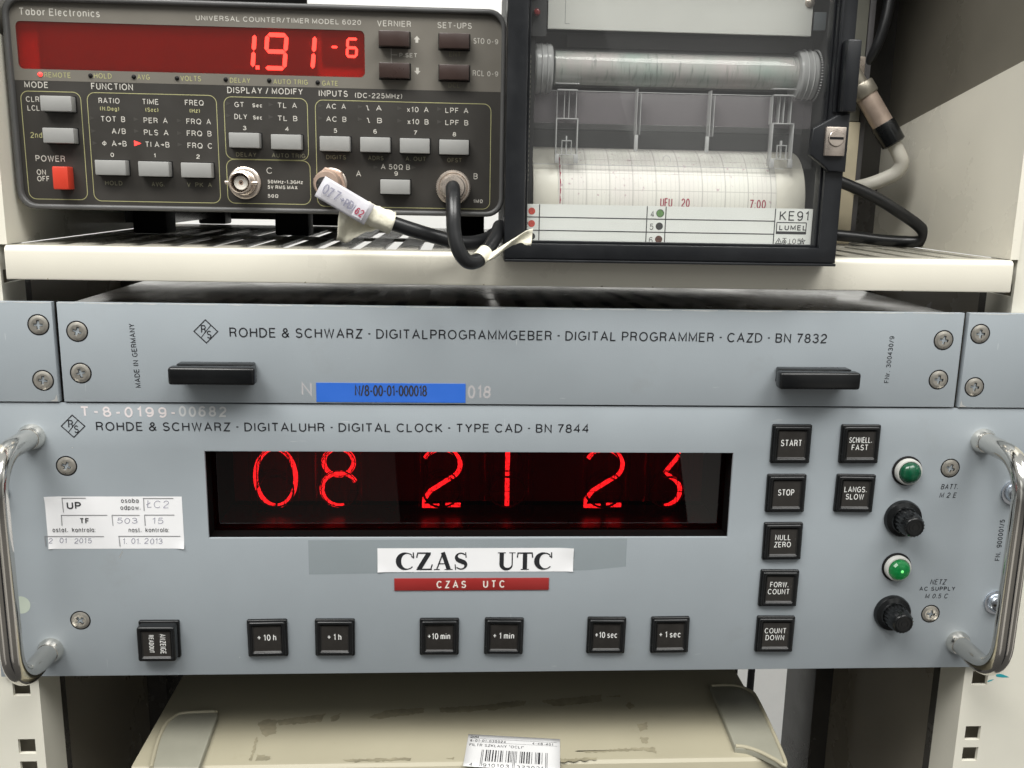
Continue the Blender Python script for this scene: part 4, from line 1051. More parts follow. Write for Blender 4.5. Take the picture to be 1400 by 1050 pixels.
# push buttons
def button(label_txt, cx, cz, first, tall=False):
    H = 18.6 / 2; e = -6.6 if tall else -2.7
    mb = MB(); mb.rrect(-H, H, -H, H, .7, -1.5, 0, bev=.45)
    o = mb.build('push_button', 'black', None, local=True)
    c = MB(); h1 = 8.6; h2 = 6.7
    c.rrect(-h1, h1, -h1, h1, 1.2, e, -1.2 if not tall else -1.3, hole=(-h2, h2, -h2, h2, .5), bev=.75)
    # sloped reveal down to the insert
    q0, q1 = rr_pts(-h2, h2, -h2, h2, .5), rr_pts(-h2 + .55, h2 - .55, -h2 + .55, h2 - .55, .3)
    A = [c.bm.verts.new((p[0], e + .25, p[1])) for p in q0]; B = [c.bm.verts.new((p[0], e + .8, p[1])) for p in q1]
    for i in range(len(A)):
        f = c.bm.faces.new((A[i], A[(i + 1) % len(A)], B[(i + 1) % len(A)], B[i])); f.material_index = 1
    cap = c.build('key_cap', ('black', 'satin'), o, local=True)
    MB().poly(rr_pts(-h2 + .5, h2 - .5, -h2 + .5, h2 - .5, .3), e + .78, e + 1.2).build('key_insert', 'keyface', o, local=True)
    mb = MB(); L = label_txt.split('|'); yy = e + .70
    if tall:
        write(mb, L[0], (1.6, yy, 4.9), (0, 0, -1), X, 9.8, 2.6, .32, gap=.3)
        write(mb, L[1], (-3.4, yy, 4.4), (0, 0, -1), X, 8.8, 2.2, .28, gap=.3)
    else:
        hs = 3.1 if len(L) == 1 else 2.75
        for i, s_ in enumerate(L):
            tw, _ = text_lines(s_, .24, .3, .13)
            wd = min(10.6, tw * hs * .78)
            if s_ in ('START', 'STOP'): wd = 9.8 if s_ == 'START' else 7.6
            if s_ == 'FORW.': wd = 8.8
            z = (-hs / 2 + .7) if len(L) == 1 else (.85 if i == 0 else -2.75)
            write(mb, s_, (-wd / 2 - .2, yy, z), X, Z, wd, hs, .38 if len(L) == 1 else .33, gap=.24, space=.3)
    lg = mb.build('legend', 'white_ink', o, local=True)
    rb = random.Random(int(cx * 7 + cz)); ca = math.radians(rb.uniform(-.8, .8)); place(o, (cx, YC, cz), t); o.rotation_euler = (0, ca, 0)
    for k_ in (cap,): k_.rotation_euler = (math.radians(rb.uniform(-.9, .9)), 0, math.radians(rb.uniform(-.9, .9)))
    return o
for s_, x0, x1, z0, z1 in BUTTONS:
    cx, cz = (x0 + x1) / 2, (z0 + z1) / 2
    if z0 < 15: cz = 19.4
    if s_.startswith('ANZ'): cx, cz = -167.0, 19.3
    b = button(s_, cx, cz, None, tall=s_.startswith('ANZ'))
    if s_.startswith('ANZ'): tag(b, 'taller push button standing out of the panel with sideways legend')

for k_, (x0, z0, x1, z1) in enumerate(((-183.2, 59.4, -181.6, 62.6), (-131, 9.2, -130.6, 9.2), (-200.6, 111.6, -200.2, 111.9), (128, 45, 128.4, 45.4))):
    mb = MB(); line(mb, x0, z0, x1, z1, YC - .03, .34); tag(mb.build('scratch', 'panel_edge', t), 'tiny chip in the grey paint')
# pilot lamps and fuse holders
for (x, z), lit in zip(LAMPS, (False, True)):
    x = 183.1
    mb = MB(); mb.lathe([(7.2, 0), (7.2, .5), (6.6, .8), (6.2, .8)], (x, YC, z), mi=1, caps=False)
    mb.lathe([(6.3, 0), (6.3, 2.6), (5.9, 3.2), (5.3, 3.3), (5.0, 2.6)], (x, YC, z), mi=0, caps=False)
    o = mb.build('pilot_lamp', ('ringwhite', 'matblack'), t); tag(o, 'lit green pilot lamp' if lit else 'unlit dark green pilot lamp')
    mb = MB(); mb.lathe([(5.1, 1), (5.1, 3.4), (4.75, 4.8), (3.9, 5.8), (2.5, 6.5), (1.2, 6.8), (0, 6.9)], (x, YC, z), seg=14 if lit else 24)
    ln = mb.build('lens', 'lens_lit' if lit else 'lens_dark', o, sharp=12 if lit else 30)
    if lit:
        mb = MB(); mb.lathe([(0, 0), (.8, 0), (.6, .25), (0, .4)], (x - .2, YC - 6.75, z + .3), seg=10); mb.build('filament_glint', 'lens_core', o)
for x, z in ((183.4, 78.3), (183.3, 29.9)):
    mb = MB(); mb.lathe([(9.0, 0), (9.0, 1.4), (8.5, 2.4), (6.6, 3.2), (6.2, 4.0)], (x, YC, z), seg=40, caps=False)
    o = mb.build('fuse_holder', 'black', t)
    mb = MB(); y_ = YC; n = 40; prof = [(5.9, 2.6), (5.9, 3.6), (5.5, 8), (5.1, 11.8), (4.4, 12.8)]
    t2 = bmesh.new(); rings = []
    for r, h in prof:
        rings.append([t2.verts.new((x + (r + (.26 if k % 2 else -.26) * (1 if 3 < h < 12 else .3)) * math.cos(2 * math.pi * k / n), y_ - h, z + (r + (.26 if k % 2 else -.26) * (1 if 3 < h < 12 else .3)) * math.sin(2 * math.pi * k / n))) for k in range(n)])
    for A, B in zip(rings, rings[1:]):
        for k in range(n): t2.faces.new((A[k], A[(k + 1) % n], B[(k + 1) % n], B[k]))
    mb.merge(t2, 0, False)
    mb.lathe([(4.4, 12.8), (4.1, 13.1), (3.6, 13.1), (3.3, 12.5), (2.9, 12.5), (2.6, 13.1), (2.1, 13.1), (1.8, 12.5), (1.4, 12.5), (1.1, 13.1), (0, 13.1)], (x, y_, z), seg=40)
    mb.build('fuse_cap', 'black', o, sharp=50)

# stickers on the clock
r = STICKERS[1]
mb = MB(); mb.poly([(r[1], r[4]), (r[2], r[4] + .6), (r[2], 54.2), (34, 52.4), (r[1], 50.8)], YC - .10, YC - .03); b = mb.build('film_tape', 'greytape', t); tag(b, 'translucent grey tape strip behind the paper sign')
r = STICKERS[2]
mb = MB(); paper(mb, r[1], r[2], r[3], r[4], YC - .11, {(1, 1): (.9, 9), (0, 0): (.5, 6), (1, 0): (.4, 5)}); cz_ = mb.build('paper_sign', 'paper', t); tag(cz_, 'white paper strip reading CZAS UTC')
def serif(mb, s, x0, z0, wd, h, y):
    k = 0; adv = 0; items = []
    for ch in s:
        w, st = SER[ch]; items.append((adv, st)); adv += w + .06
    sc = wd / (adv - .06)
    for ox, st in items:
        for pts, ws in st:
            P = [Vector((x0 + (ox + p[0]) * sc, y - .008 * (k % 9), z0 + p[1] * h)) for p in pts]; k += 1
            W_ = ws if isinstance(ws, list) else [ws] * len(P)
            ribbon(mb.bm, P, None, None, Vector((0, -1, 0)), 0, [q * h * (1.12 if q > .1 else 1.05) for q in W_])
def arcp(cx, cy, rx, ry, a0, a1, n=16): return [(cx + rx * math.cos(math.radians(a0 + (a1 - a0) * i / n)), cy + ry * math.sin(math.radians(a0 + (a1 - a0) * i / n))) for i in range(n + 1)]
cp_ = arcp(.42, .5, .33, .46, 48, 318, 20)
def wv(p): return [.055 + .20 * max(0, -(q[0] - .46) / .37) ** 1.2 for q in p]
sp = arcp(.28, .74, .19, .215, 28, 250, 12) + arcp(.28, .26, .20, .215, 70, -152, 12)
sw = [.06 + .17 * math.exp(-((i - 12.5) / 5.0) ** 2) for i in range(len(sp))]
up_ = [(.19, 1), (.19, .34)] + arcp(.41, .30, .22, .265, 180, 360, 12) + [(.63, .34), (.63, 1)]
uw = [.21, .21] + [.21 - .15 * i / 12 for i in range(13)] + [.06, .06]
SER = {'C': (.74, [(cp_, wv(cp_)), ([(.70, 1.0), (.71, .66)], .06), ([(.62, .80), (.70, .70)], .06)]),
       'Z': (.68, [([(.06, .962), (.62, .962)], .075), ([(.54, .96), (.13, .04)], .22), ([(.03, .038), (.66, .038)], .075), ([(.08, .96), (.04, .70)], .06), ([(.62, .05), (.68, .32)], .06)]),
       'A': (.78, [([(.385, .99), (.12, .03)], .065), ([(.37, 1.0), (.62, .02)], .20), ([(.22, .35), (.52, .35)], .06), ([(0, .022), (.25, .022)], .045), ([(.45, .022), (.78, .022)], .045)]),
       'S': (.56, [(sp, sw), ([(.47, 1.0), (.49, .69)], .05), ([(.06, 0), (.04, .32)], .05)]),
       'U': (.76, [(up_, uw), ([(.03, .978), (.36, .978)], .045), ([(.50, .978), (.76, .978)], .045)]),
       'T': (.68, [([(.02, .962), (.66, .962)], .075), ([(.34, .98), (.34, .02)], .21), ([(.17, .022), (.51, .022)], .045), ([(.05, .98), (.02, .70)], .06), ([(.63, .98), (.66, .70)], .06)])}
mb = MB()
r = STK_TEXT[1]; serif(mb, 'CZAS', r[1], r[3], r[2] - r[1], r[4], YC - .26)
r = STK_TEXT[2]; serif(mb, 'UTC', r[1], r[3], r[2] - r[1], r[4], YC - .26)
mb.build('sign_lettering', 'ink', cz_)
r = STICKERS[3]
b = MB().box(r[1], r[2], YC - .5, YC - .05, r[3], r[4], .12, 2).build('embossed_tape', 'redtape', t); tag(b, 'red embossed tape reading CZAS UTC')
mb = MB(); r = STK_TEXT[3]; write(mb, 'CZAS', (r[1], YC - .56, r[3]), X, Z, r[2] - r[1], r[4], .62, gap=.55)
r = STK_TEXT[4]; write(mb, 'UTC', (r[1], YC - .56, r[3]), X, Z, r[2] - r[1], r[4], .62, gap=.55)
mb.build('embossed_letters', 'embossed', b)
r = STICKERS[4]
mb = MB(); paper(mb, -214.4, -153.6, r[3], r[4], YC - .05, {(0, 1): (.7, 7), (1, 0): (.8, 5), (0, 0): (.5, 3)}); wsx = mb.build('inspection_sticker', 'paper', t); tag(wsx, 'white inspection sticker with hand-written dates')
mb = MB()
for x0, z0, x1, z1 in STK_LINES: line(mb, x0, z0, x1, z1, YC - .25, .34)
mb.build('form_lines', 'thinline', wsx)
mb = MB(); mh = MB()
for i, (s_, x0, x1, z0, h, st) in enumerate(STK2_TEXT):
    if st == 'h': write(mh, s_, (x0, YC - .26, z0), X, Z, x1 - x0, h, .28, jitter=.05, slant=.1, seed=i, space=.5)
    else: write(mb, s_, (x0, YC - .26, z0), X, Z, x1 - x0, h * (1.0 if st == 'b' else .95), .62 if st == 'b' and s_ == 'UP' else (.5 if st == 'b' else .26), space=.4)
mb.build('print', 'typed', wsx); mh.build('handwriting', 'pencil', wsx)
mb = MB(); disc(mb, -205.6, 76.9, YC - .24, 1.5); mb.build('punch_mark', 'thinline', wsx) if False else mb.bm.free()

# ------------------------------------------------------------------ universal counter
t = thing('frequency_counter', 'dark grey counter with red digital readout and rows of grey keys', 'counter', (-115, 15, 201))
BX0, BX1, BZ0, BZ1 = -220.9, -8.9, 216.0, 304.0
MB().rrect(BX0, BX1, BZ0, BZ1, 7.5, 13.8, 21, hole=(BX0 + 2.3, BX1 - 2.0, BZ0 + 2.2, BZ1 - 2.2, 6.0), bev=.9).build('bezel', 'bezel', t)
MB().box(BX0 + 2, BX1 - 2, 21.1, 285, BZ0 + 1.5, BZ1 - 1.5, 1.5).build('case', 'bezel', t)
YP = 16.2
WX0, WX1, WZ0, WZ1 = -216.4, -70.0, 274.7, 294.0
ZS = 270.05
pts = rr_pts(BX0 + 1.6, BX1 - 1.4, ZS, BZ1 - 1.6, 6.2)
pu = [p for p in pts if p[1] > ZS + 6.5]; pu = pu + [(BX0 + 1.6, ZS), (BX1 - 1.4, ZS)]
MB().poly(pu, YP, YP + 1.2, [rr_pts(WX0, WX1, WZ0, WZ1, 2.2)]).build('upper_panel', 'upper', t)
pts = rr_pts(BX0 + 1.6, BX1 - 1.4, BZ0 + 1.6, ZS - .02, 6.2)
pl = [(BX1 - 1.4, ZS - .02), (BX0 + 1.6, ZS - .02)] + [p for p in pts if p[1] < ZS - 6.6]
MB().poly(pl, YP, YP + 1.2).build('lower_panel', 'lower', t)
mb = MB(); mb.box(WX0 - 1, WX1 + 1, 20.2, 20.8, WZ0 - 1, WZ1 + 1); bd = mb.build('display_board', 'dispback', t)
mb = MB(); mb.box(-208.6, -91.0, 18.8, 20.0, WZ0 + .6, WZ1 - .4, .2); mb.box(-88.8, -71.5, 18.8, 20.0, WZ0 + 5.5, WZ1 - .4, .2)
mb.build('digit_block', mat('digit_block_grey', (.12, .085, .078), .6, var=.1), t)
def seg_poly(mb, x0, z0, x1, z1, w, y, mi=0):
    d = Vector((x1 - x0, 0, z1 - z0)); n = Vector((-d.z, 0, d.x)).normalized() * w * .5; e = d.normalized() * w * .42
    a_, b_ = Vector((x0, y, z0)), Vector((x1, y, z1))
    ps = [a_ - e, a_ + n + e * .2, b_ + n - e * .2, b_ + e, b_ - n - e * .2, a_ - n + e * .2]
    f = mb.bm.faces.new([mb.bm.verts.new(p) for p in ps]); f.material_index = mi
SEGS7 = {'a': (0, 1, 1, 1), 'b': (1, .5, 1, 1), 'c': (1, 0, 1, .5), 'd': (0, 0, 1, 0), 'e': (0, 0, 0, .5), 'f': (0, .5, 0, 1), 'g': (0, .5, 1, .5)}
def digit(mb, segs, x0, x1, z0, z1, w, sl, y):
    W_, H_ = x1 - x0, z1 - z0
    for q in segs:
        ax, az, bx, bz = SEGS7[q]; dx, dz = bx - ax, bz - az; g = .11
        ax, bx = (ax + g * .9, bx - g * .9) if dx else (ax, bx); az, bz = (az + g * .62, bz - g * .62) if dz else (az, bz)
        seg_poly(mb, x0 + ax * W_ + sl * az * H_, z0 + az * H_, x0 + bx * W_ + sl * bz * H_, z0 + bz * H_, w, y)
Y7 = 18.7
mb = MB(); sl = .10
digit(mb, 'bc', -127.2, -118.6, 277.9, 291.6, 1.75, sl, Y7)
digit(mb, 'abcdfg', -113.2, -105.0, 277.9, 291.6, 1.75, sl, Y7)
digit(mb, 'bc', -101.0, -92.9, 277.9, 291.6, 1.75, sl, Y7)
digit(mb, 'acdefg', -77.9, -73.9, 283.6, 290.8, 1.15, .06, Y7)
seg_poly(mb, -84.2, 287.3, -82.3, 287.3, 1.0, Y7)
flat(mb, [(-117.3, 277.2), (-115.7, 277.2), (-115.7, 278.8), (-117.3, 278.8)], Y7)
mb.build('lit_segments', 'led_seg', t)
mb = MB()
for k in range(8):
    x = -203.8 + k * 12.85; digit(mb, 'abcdefg' if k < 6 else 'adefg', x, x + 8.2, 277.9, 291.6, 1.2, sl, Y7 + .03)
digit(mb, 'ade', -113.2, -105.0, 277.9, 291.6, 1.2, sl, Y7 + .04) if False else None
mb.build('unlit_segments', 'led_ghost', t)
mb = MB(); mb.poly(rr_pts(WX0 + .04, WX1 - .04, WZ0 + .04, WZ1 - .04, 2.2), YP + .15, YP + .75)
mb.build('display_window', 'redglass', t)
# legends
from collections import defaultdict
G = defaultdict(MB)
def zone(x, z):
    if z > 274: return ('maker' if x < -170 else 'display') if x < -66 else 'vernier'
    if z > 270: return 'status'
    if x < -190: return 'mode'
    if x < -133: return 'function'
    if x < -93: return 'modify' if z > 239 else 'socket'
    return 'inputs' if z > 238 else ('coax' if z > 230 and x < -70 else ('range' if x < -40 else 'impedance'))
for s_, x0, x1, z0, h, cl, wt in COUNTER_TEXT:
    bold = {1.5: .42, 1.3: .38, 1.2: .36}.get(wt, .31)
    write(G[cl, zone(x0, z0)], s_, (x0, YP - .05, z0), X, Z, x1 - x0, h, bold, gap=.22, space=.36)
def arrow(mb, cx, cz, s, d):
    flat(mb, [(cx - s, cz), (cx, cz + d * s * 1.1), (cx + s, cz)], YP - .06); flat(mb, [(cx - s * .45, cz - d * s), (cx - s * .45, cz), (cx + s * .45, cz), (cx + s * .45, cz - d * s)], YP - .07)
arrow(G['w', 'vernier'], -47.5, 291.0, 1.35, 1); arrow(G['w', 'vernier'], -47.3, 278.0, 1.35, -1)
line(G['w', 'vernier'], -58.6, 281, -58.6, 287, YP - .05, .22); line(G['w', 'vernier'], -58.6, 284.4, -56.0, 284.4, YP - .06, .22)
line(G['w', 'mode'], -205.8, 230.9, -203.0, 230.9, YP - .05, .5); line(G['w', 'mode'], -205.4, 227.9, -205.4, 229.6, YP - .05, .25); line(G['w', 'mode'], -204.0, 227.9, -204.0, 229.6, YP - .05, .25); line(G['w', 'mode'], -205.4, 229.6, -204.0, 229.6, YP - .06, .25)
for _, x0, x1, z0, z1 in COUNTER_BOXES: 
    mb = MB(); outline(mb, x0, x1, z0, z1, 3.2, YP - .04, .30); mb.build('group_outline', 'legend_y', t)
for (cl, zn) in sorted(G): G[cl, zn].build(zn + '_lettering', 'legend_' + cl, t)
mb = MB(); mc = MB()
for i, (x, z) in enumerate(COUNTER_ARROWS):
    tri = [(x - .9, z - .85), (x - .9, z + .85), (x + 1.2, z)]
    if i == 5: flat(mc, [(x - 1.3, z - 1.15), (x - 1.3, z + 1.15), (x + 1.7, z)], YP - .08)
    else: flat(mb, tri, YP - .05)
mb.build('function_markers', 'tri_off', t); tag(mc.build('function_marker', 'led_red', t), 'lit red triangle marker')
for i, (x, z) in enumerate(COUNTER_DOTS):
    mb = MB(); mb.lathe([(.95, 0), (.85, .45), (.45, .75), (0, .85)], (x, YP, z), seg=16)
    o = mb.build('status_led', 'led_red' if i == 0 else 'matblack', t)
    if i == 0: tag(o, 'lit red status lamp')
for kind, x0, x1, z0, z1 in COUNTER_KEYS:
    mb = MB()
    xc, zc = (x0 + x1) / 2, (z0 + z1) / 2
    if kind == 'red': mb.box(x0, x1, YP - 6.5, YP, z0, z1, .5, 2)
    else: mb.box(xc - 6.5, xc + 6.5, YP - 5, YP, zc - 3.15, zc + 3.15, .35, 2)
    o = mb.build('power_switch' if kind == 'red' else 'key', {'brown': 'brownkey', 'grey': 'greykey', 'red': 'redkey'}[kind], t)
    if kind != 'grey': tag(o, 'dark brown key' if kind == 'brown' else 'red power switch')
    if kind != 'red': MB().box(xc - 6.9, xc + 6.9, YP - .12, YP - .02, zc - 3.5, zc + 3.5).build('key_slot', 'matblack', o)
# sockets
x, z = BNC[0]; z = 228.9
def bnc(x, z, nut):
    mb = MB(); mb.lathe([(7.0, 0), (7.0, .8), (6.5, 1.2), (5.4, 1.3)], (x, YP, z), seg=40, caps=False)
    o = mb.build('coax_socket', 'nickel', t)
    if nut: return o
    mb = MB(); mb.lathe([(5.3, 1), (5.3, 3), (4.85, 3.3), (4.85, 10.6), (4.3, 10.9), (4.1, 10.4), (4.1, 3)], (x, YP, z), seg=36, caps=False)
    mb.lathe([(.9, 0), (.9, 2.2)], (x + 4.7, YP - 6.8, z), axis=(1, 0, 0), seg=12); mb.lathe([(.9, 0), (.9, 2.2)], (x - 4.7, YP - 6.8, z), axis=(-1, 0, 0), seg=12)
    mb.build('bayonet_shell', 'nickel', o)
    mb = MB(); mb.lathe([(4.0, 2), (2.9, 2.2), (2.9, 8.2), (1.1, 8.2), (1.0, 7)], (x, YP, z), seg=28, caps=False); mb.build('insulator', 'teflon', o)
    mb = MB(); mb.lathe([(1.0, 2), (1.0, 7.6), (.45, 7.7), (.4, 6)], (x, YP, z), seg=14, caps=False); mb.build('centre_pin', 'pinkbrass', o)
    return o
bnc(-123.2, 228.9, False); bnc(-85.4, 229.2, True); bnc(-31.4, 228.6, True)
for x in (-196, -150 if False else -120, -24):
    for y in (120, 250): MB().box(x - 9, x + 9, y - 9, y + 9, 201.15, 217.4, 1.2).build('foot', 'matblack', t)

# ------------------------------------------------------------------ coaxial cable A with tags
t = thing('coaxial_cable', 'black coaxial cable with hand-written sleeve and masking tape, plugged into socket A', 'cable', (-85, 0, 229), 'cables')
ax = (-85.4, YP, 229.2)
mb = MB(); mb.lathe([(7.2, 1.4), (7.3, 2.0), (7.3, 5.4), (6.6, 6)], ax, seg=6, smooth=False); mb.lathe([(5.6, 5.9), (5.6, 16), (5.0, 17)], ax, seg=30)
mb.build('plug', 'pinkbrass', t)
path = [(-85.4, 0, 229.2), (-85.0, -12, 228.8), (-82.5, -18.5, 227.0), (-76, -21, 222.9), (-66, -20, 217.3), (-54, -17.5, 213.0), (-40, -13, 208.6), (-27, -8, 205.4), (-17, 1, 206.5), (-13, 14, 208.2), (-12.5, 40, 206.0)]
MB().tube(path, [3.0, 3.0, 3.0, 3.0, 3.05, 3.1, 3.1, 3.1, 3.1, 3.1, 3.1], seg=18, smooth_path=6).build('jacket', 'rubber', t)
# crinkled masking tape wrapped round the cable, one end hanging
mb = MB(); rnd = random.Random(4)
P, R = catmull([Vector(p) for p in ((-70.5, -20.6, 219.8), (-63, -19.6, 216.2), (-56.2, -18.1, 213.8))], [4.2, 4.5, 4.5], 6)
for sidx in range(1):
    rows = []
    for i, p in enumerate(P):
        d = (P[min(i + 1, len(P) - 1)] - P[max(i - 1, 0)]).normalized(); u = d.orthogonal().normalized(); b_ = d.cross(u); row = []
        for k in range(25):
            an = 2 * math.pi * k / 24; r = R[i] + .28 * math.sin(3 * (k % 24) + i * 1.7) + (.3 * rnd.uniform(-1, 1) if k < 24 else 0)
            if k == 24: row.append(row[0]); continue
            row.append(p + (u * math.cos(an) + b_ * math.sin(an)) * r)
        rows.append(row)
    mb.quadstrip(rows)
flag = []
tops = [(-77.0, 221.6), (-73.0, 219.5), (-68.0, 216.6), (-62.0, 213.2)]
bots = [(-79.2, 206.4), (-75.6, 205.2), (-69.0, 209.2), (-60.5, 212.0)]
for i in range(13):
    f = i / 12 * 3; k = min(2, int(f)); g = f - k
    tx, tz = (tops[k][j] * (1 - g) + tops[k + 1][j] * g for j in (0, 1)); bx, bz = (bots[k][j] * (1 - g) + bots[k + 1][j] * g for j in (0, 1))
    flag.append([Vector((tx + (bx - tx) * q / 7 + .2 * rnd.uniform(-1, 1) * (q > 5), -19.0 - 2.2 * math.sin(q * .55 + i * .35) - .45 * math.sin(i * 1.9 + q), tz + (bz - tz) * q / 7 + .25 * math.sin(i * 2.3) * (q > 5))) for q in range(8)])
mb.quadstrip(flag)
o = mb.build('masking_tape', 'masking', t, sharp=60); sm = o.modifiers.new('thickness', 'SOLIDIFY'); sm.thickness = .25 * MM
# milky sleeve with writing
mb = MB(); A0, A1 = Vector((-84.6, -25.2, 228.2)), Vector((-65.0, -25.4, 217.0)); d = (A1 - A0).normalized(); nn = Vector((0, -1, 0)); upv = d.cross(nn).normalized() * -1
if upv.z < 0: upv = -upv
rows = []
for i in range(9):
    c = A0 + (A1 - A0) * i / 8
    rows.append([c + upv * (4.6 - 9.2 * q / 10) + nn * (.9 * math.cos((q - 5) * .30) - .9 + .25 * math.sin(i * .9)) for q in range(11)])
mb.quadstrip(rows); sl_ = mb.build('name_sleeve', 'cleartag', t); sm = sl_.modifiers.new('thickness', 'SOLIDIFY'); sm.thickness = .35 * MM
tag(sl_, 'milky sleeve with hand-written 077 and an arrow')
mb = MB(); uu = tuple(d); vv = tuple(upv)
write(mb, '077\u2192', tuple(A0 + d * 1.6 - upv * 2.0 + nn * .7), uu, vv, 9.6, 4.2, .55, gap=.16, jitter=.05, seed=2)
write(mb, 'PDA', tuple(A0 + d * 11.8 - upv * 2.2 + nn * .7), uu, vv, 6.0, 3.6, .6, gap=.12, jitter=.06, seed=9)
mb.build('handwriting', 'pencil', sl_)
mb = MB(); c = A0 + d * 18.6
rows = [[c + d * (q - 1) * 2.2 + upv * (3.2 - 6.4 * i / 4) + nn * (.75 + .1 * i) for q in range(3)] for i in range(5)]
mb.quadstrip(rows); o = mb.build('tape_scrap', 'cleartag', t)
mb = MB(); write(mb, '62', tuple(c - d * 1.5 - upv * 2.4 + nn * 1.5), uu, vv, 3.4, 3.2, .5, jitter=.05); mb.build('handwriting', 'redink', sl_)

# ------------------------------------------------------------------ coaxial cable B
t = thing('coaxial_cable', 'glossy black coaxial cable hanging in a loop from socket B with paper flag', 'cable', (-31, 0, 228), 'cables')
ax = (-31.4, YP, 228.6)
mb = MB(); mb.lathe([(7.5, 1.4), (7.5, 5.5), (7.1, 6.0), (6.5, 6.1), (6.3, 5.7), (6.0, 5.7), (5.8, 6.2), (5.2, 6.3)], ax, seg=48)
mb.lathe([(5.3, 6), (5.3, 11.5), (4.8, 12.2), (3.4, 12.4)], ax, seg=36); mb.build('plug', 'nickel', t)
for k in range(1):
    mb = MB(); n = 60
    for i in range(n):
        an = 2 * math.pi * i / n; c = Vector((ax[0] + 7.5 * math.cos(an), 0, ax[2] + 7.5 * math.sin(an)))
        mb.tube([(c.x, YP - 1.8, c.z), (c.x, YP - 5.2, c.z)], .22, seg=4)
    mb.build('knurling', 'nickel', t)
path = [(-31.4, 5, 228.6), (-31.4, -12, 228.4), (-31.2, -22, 226.0), (-31.0, -28, 219), (-30.6, -30.5, 211), (-28.8, -31.5, 204.2), (-25.4, -30.5, 199.6), (-21.2, -27, 199.4), (-17.0, -20, 203.2), (-12.8, -8, 209.0), (-10.8, 8, 212), (-10.4, 30, 208)]
MB().tube(path, 3.0, seg=20, smooth_path=7).build('jacket', 'rubber', t)
mb = MB(); mb.tube([(-20.6, -26.2, 199.8), (-18.9, -23.4, 201.4), (-17.6, -21.2, 202.7)], 3.25, seg=18); mb.build('paper_wrap', 'masking', t)
mb = MB()
top = [(-21.0, 199.0), (-14.0, 203.6), (-7.0, 208.2), (-1.0, 211.8), (1.9, 212.6)]; bot = [(-21.6, 196.6), (-13.0, 201.2), (-6.4, 206.0), (-2.6, 206.9), (1.0, 205.4)]
rows = []
for i in range(17):
    f = i / 16 * 4; k = min(3, int(f)); g = f - k
    a_ = [top[k][j] * (1 - g) + top[k + 1][j] * g for j in (0, 1)]; b_ = [bot[k][j] * (1 - g) + bot[k + 1][j] * g for j in (0, 1)]
    rows.append([Vector((a_[0] + (b_[0] - a_[0]) * q / 5, -25.5 + 2.4 * (i / 16) + 1.2 * math.sin(q * .9 + i * .45), a_[1] + (b_[1] - a_[1]) * q / 5 + .3 * math.sin(i * 1.3) * (q == 5))) for q in range(6)])
mb.quadstrip(rows); o = mb.build('paper_flag', 'masking', t, sharp=60); sm = o.modifiers.new('thickness', 'SOLIDIFY'); sm.thickness = .2 * MM
tag(o, 'cream paper flag stuck to the loop')

# ------------------------------------------------------------------ chart recorder
t = thing('chart_recorder', 'black framed paper chart recorder with glass door, white label strip and lock', 'recorder', (62, -12, 198))
FX0, FX1, FZ0, FZ1 = -9.6, 134.7, 198.2, 343.0
HX0, HX1, HZ0, HZ1 = -.9, 126.6, 206.0, 336
mb = MB(); mb.plate(FX0, FX1, FZ0 + 1.2, FZ1, -12, -1.2, [(HX0, HX1, HZ0, HZ1)], bev=.8)
mb.box(FX0 + .2, FX1 - .2, -13, -1.4, FZ0, FZ0 + 1.1, .3)
fr = mb.build('door_frame', 'frame', t)
mb = MB(); mb.plate(HX0 + .02, HX1 - .02, HZ0 + .02, HZ1 - .02, -9.6, -4, [(HX0 + 1.1, HX1 - 1.1, HZ0 + 1.1, HZ1 - 1.1)], bev=.3); mb.build('glazing_bead', 'frame', fr)
MB().box(HX0 + .6, HX1 - .6, -7.6, -6.2, HZ0 + .6, HZ1 - .6).build('door_glass', 'recglass', t)
mb = MB()
for q in ((-4, 131, -1, 190, 201.3, 203), (-4, 131, -1, 190, 337, 339), (-4, -2.2, -1, 190, 203, 337), (129.2, 131, -1, 190, 203, 337), (-2.2, 129.2, 70, 72, 203, 337)): mb.box(*q)
mb.build('case', 'recdark', t)
# lock tab and lock
tab = [(134.4, 262.2), (128.6, 261.2), (118.9, 255.6), (118.4, 245.0), (124.3, 240.9), (127.2, 238.2), (134.4, 238.2)]
MB().poly(tab, -14.6, -11.9, bev=.6).build('lock_tab', 'frame', t)
mb = MB(); mb.box(124.1, 132.7, -16.2, -14.5, 244.6, 256.4, .35); lk = mb.build('lock', 'nickel', t)
lkc = (128.5, -16.2, 251.8)
mb = MB(); mb.lathe([(3.3, 0), (3.3, .3), (3.1, .5), (0, .55)], lkc, seg=32); mb.build('cylinder', 'nickel', lk)
mb = MB(); mb.lathe([(3.45, .02), (3.45, .05), (3.25, .05)], lkc, seg=32, caps=False); mb.box(125.6, 131.5, -16.85, -16.7, 251.3, 252.3); mb.build('key_slot', 'matblack', lk)
mb = MB(); mb.box(129.2, 135.2, -18.4, -11.9, 262.4, 291, .9); mb.box(127.4, 128.8, -13.2, -11.9, 262.4, 330, .4); mb.build('door_grip', 'frame', t)
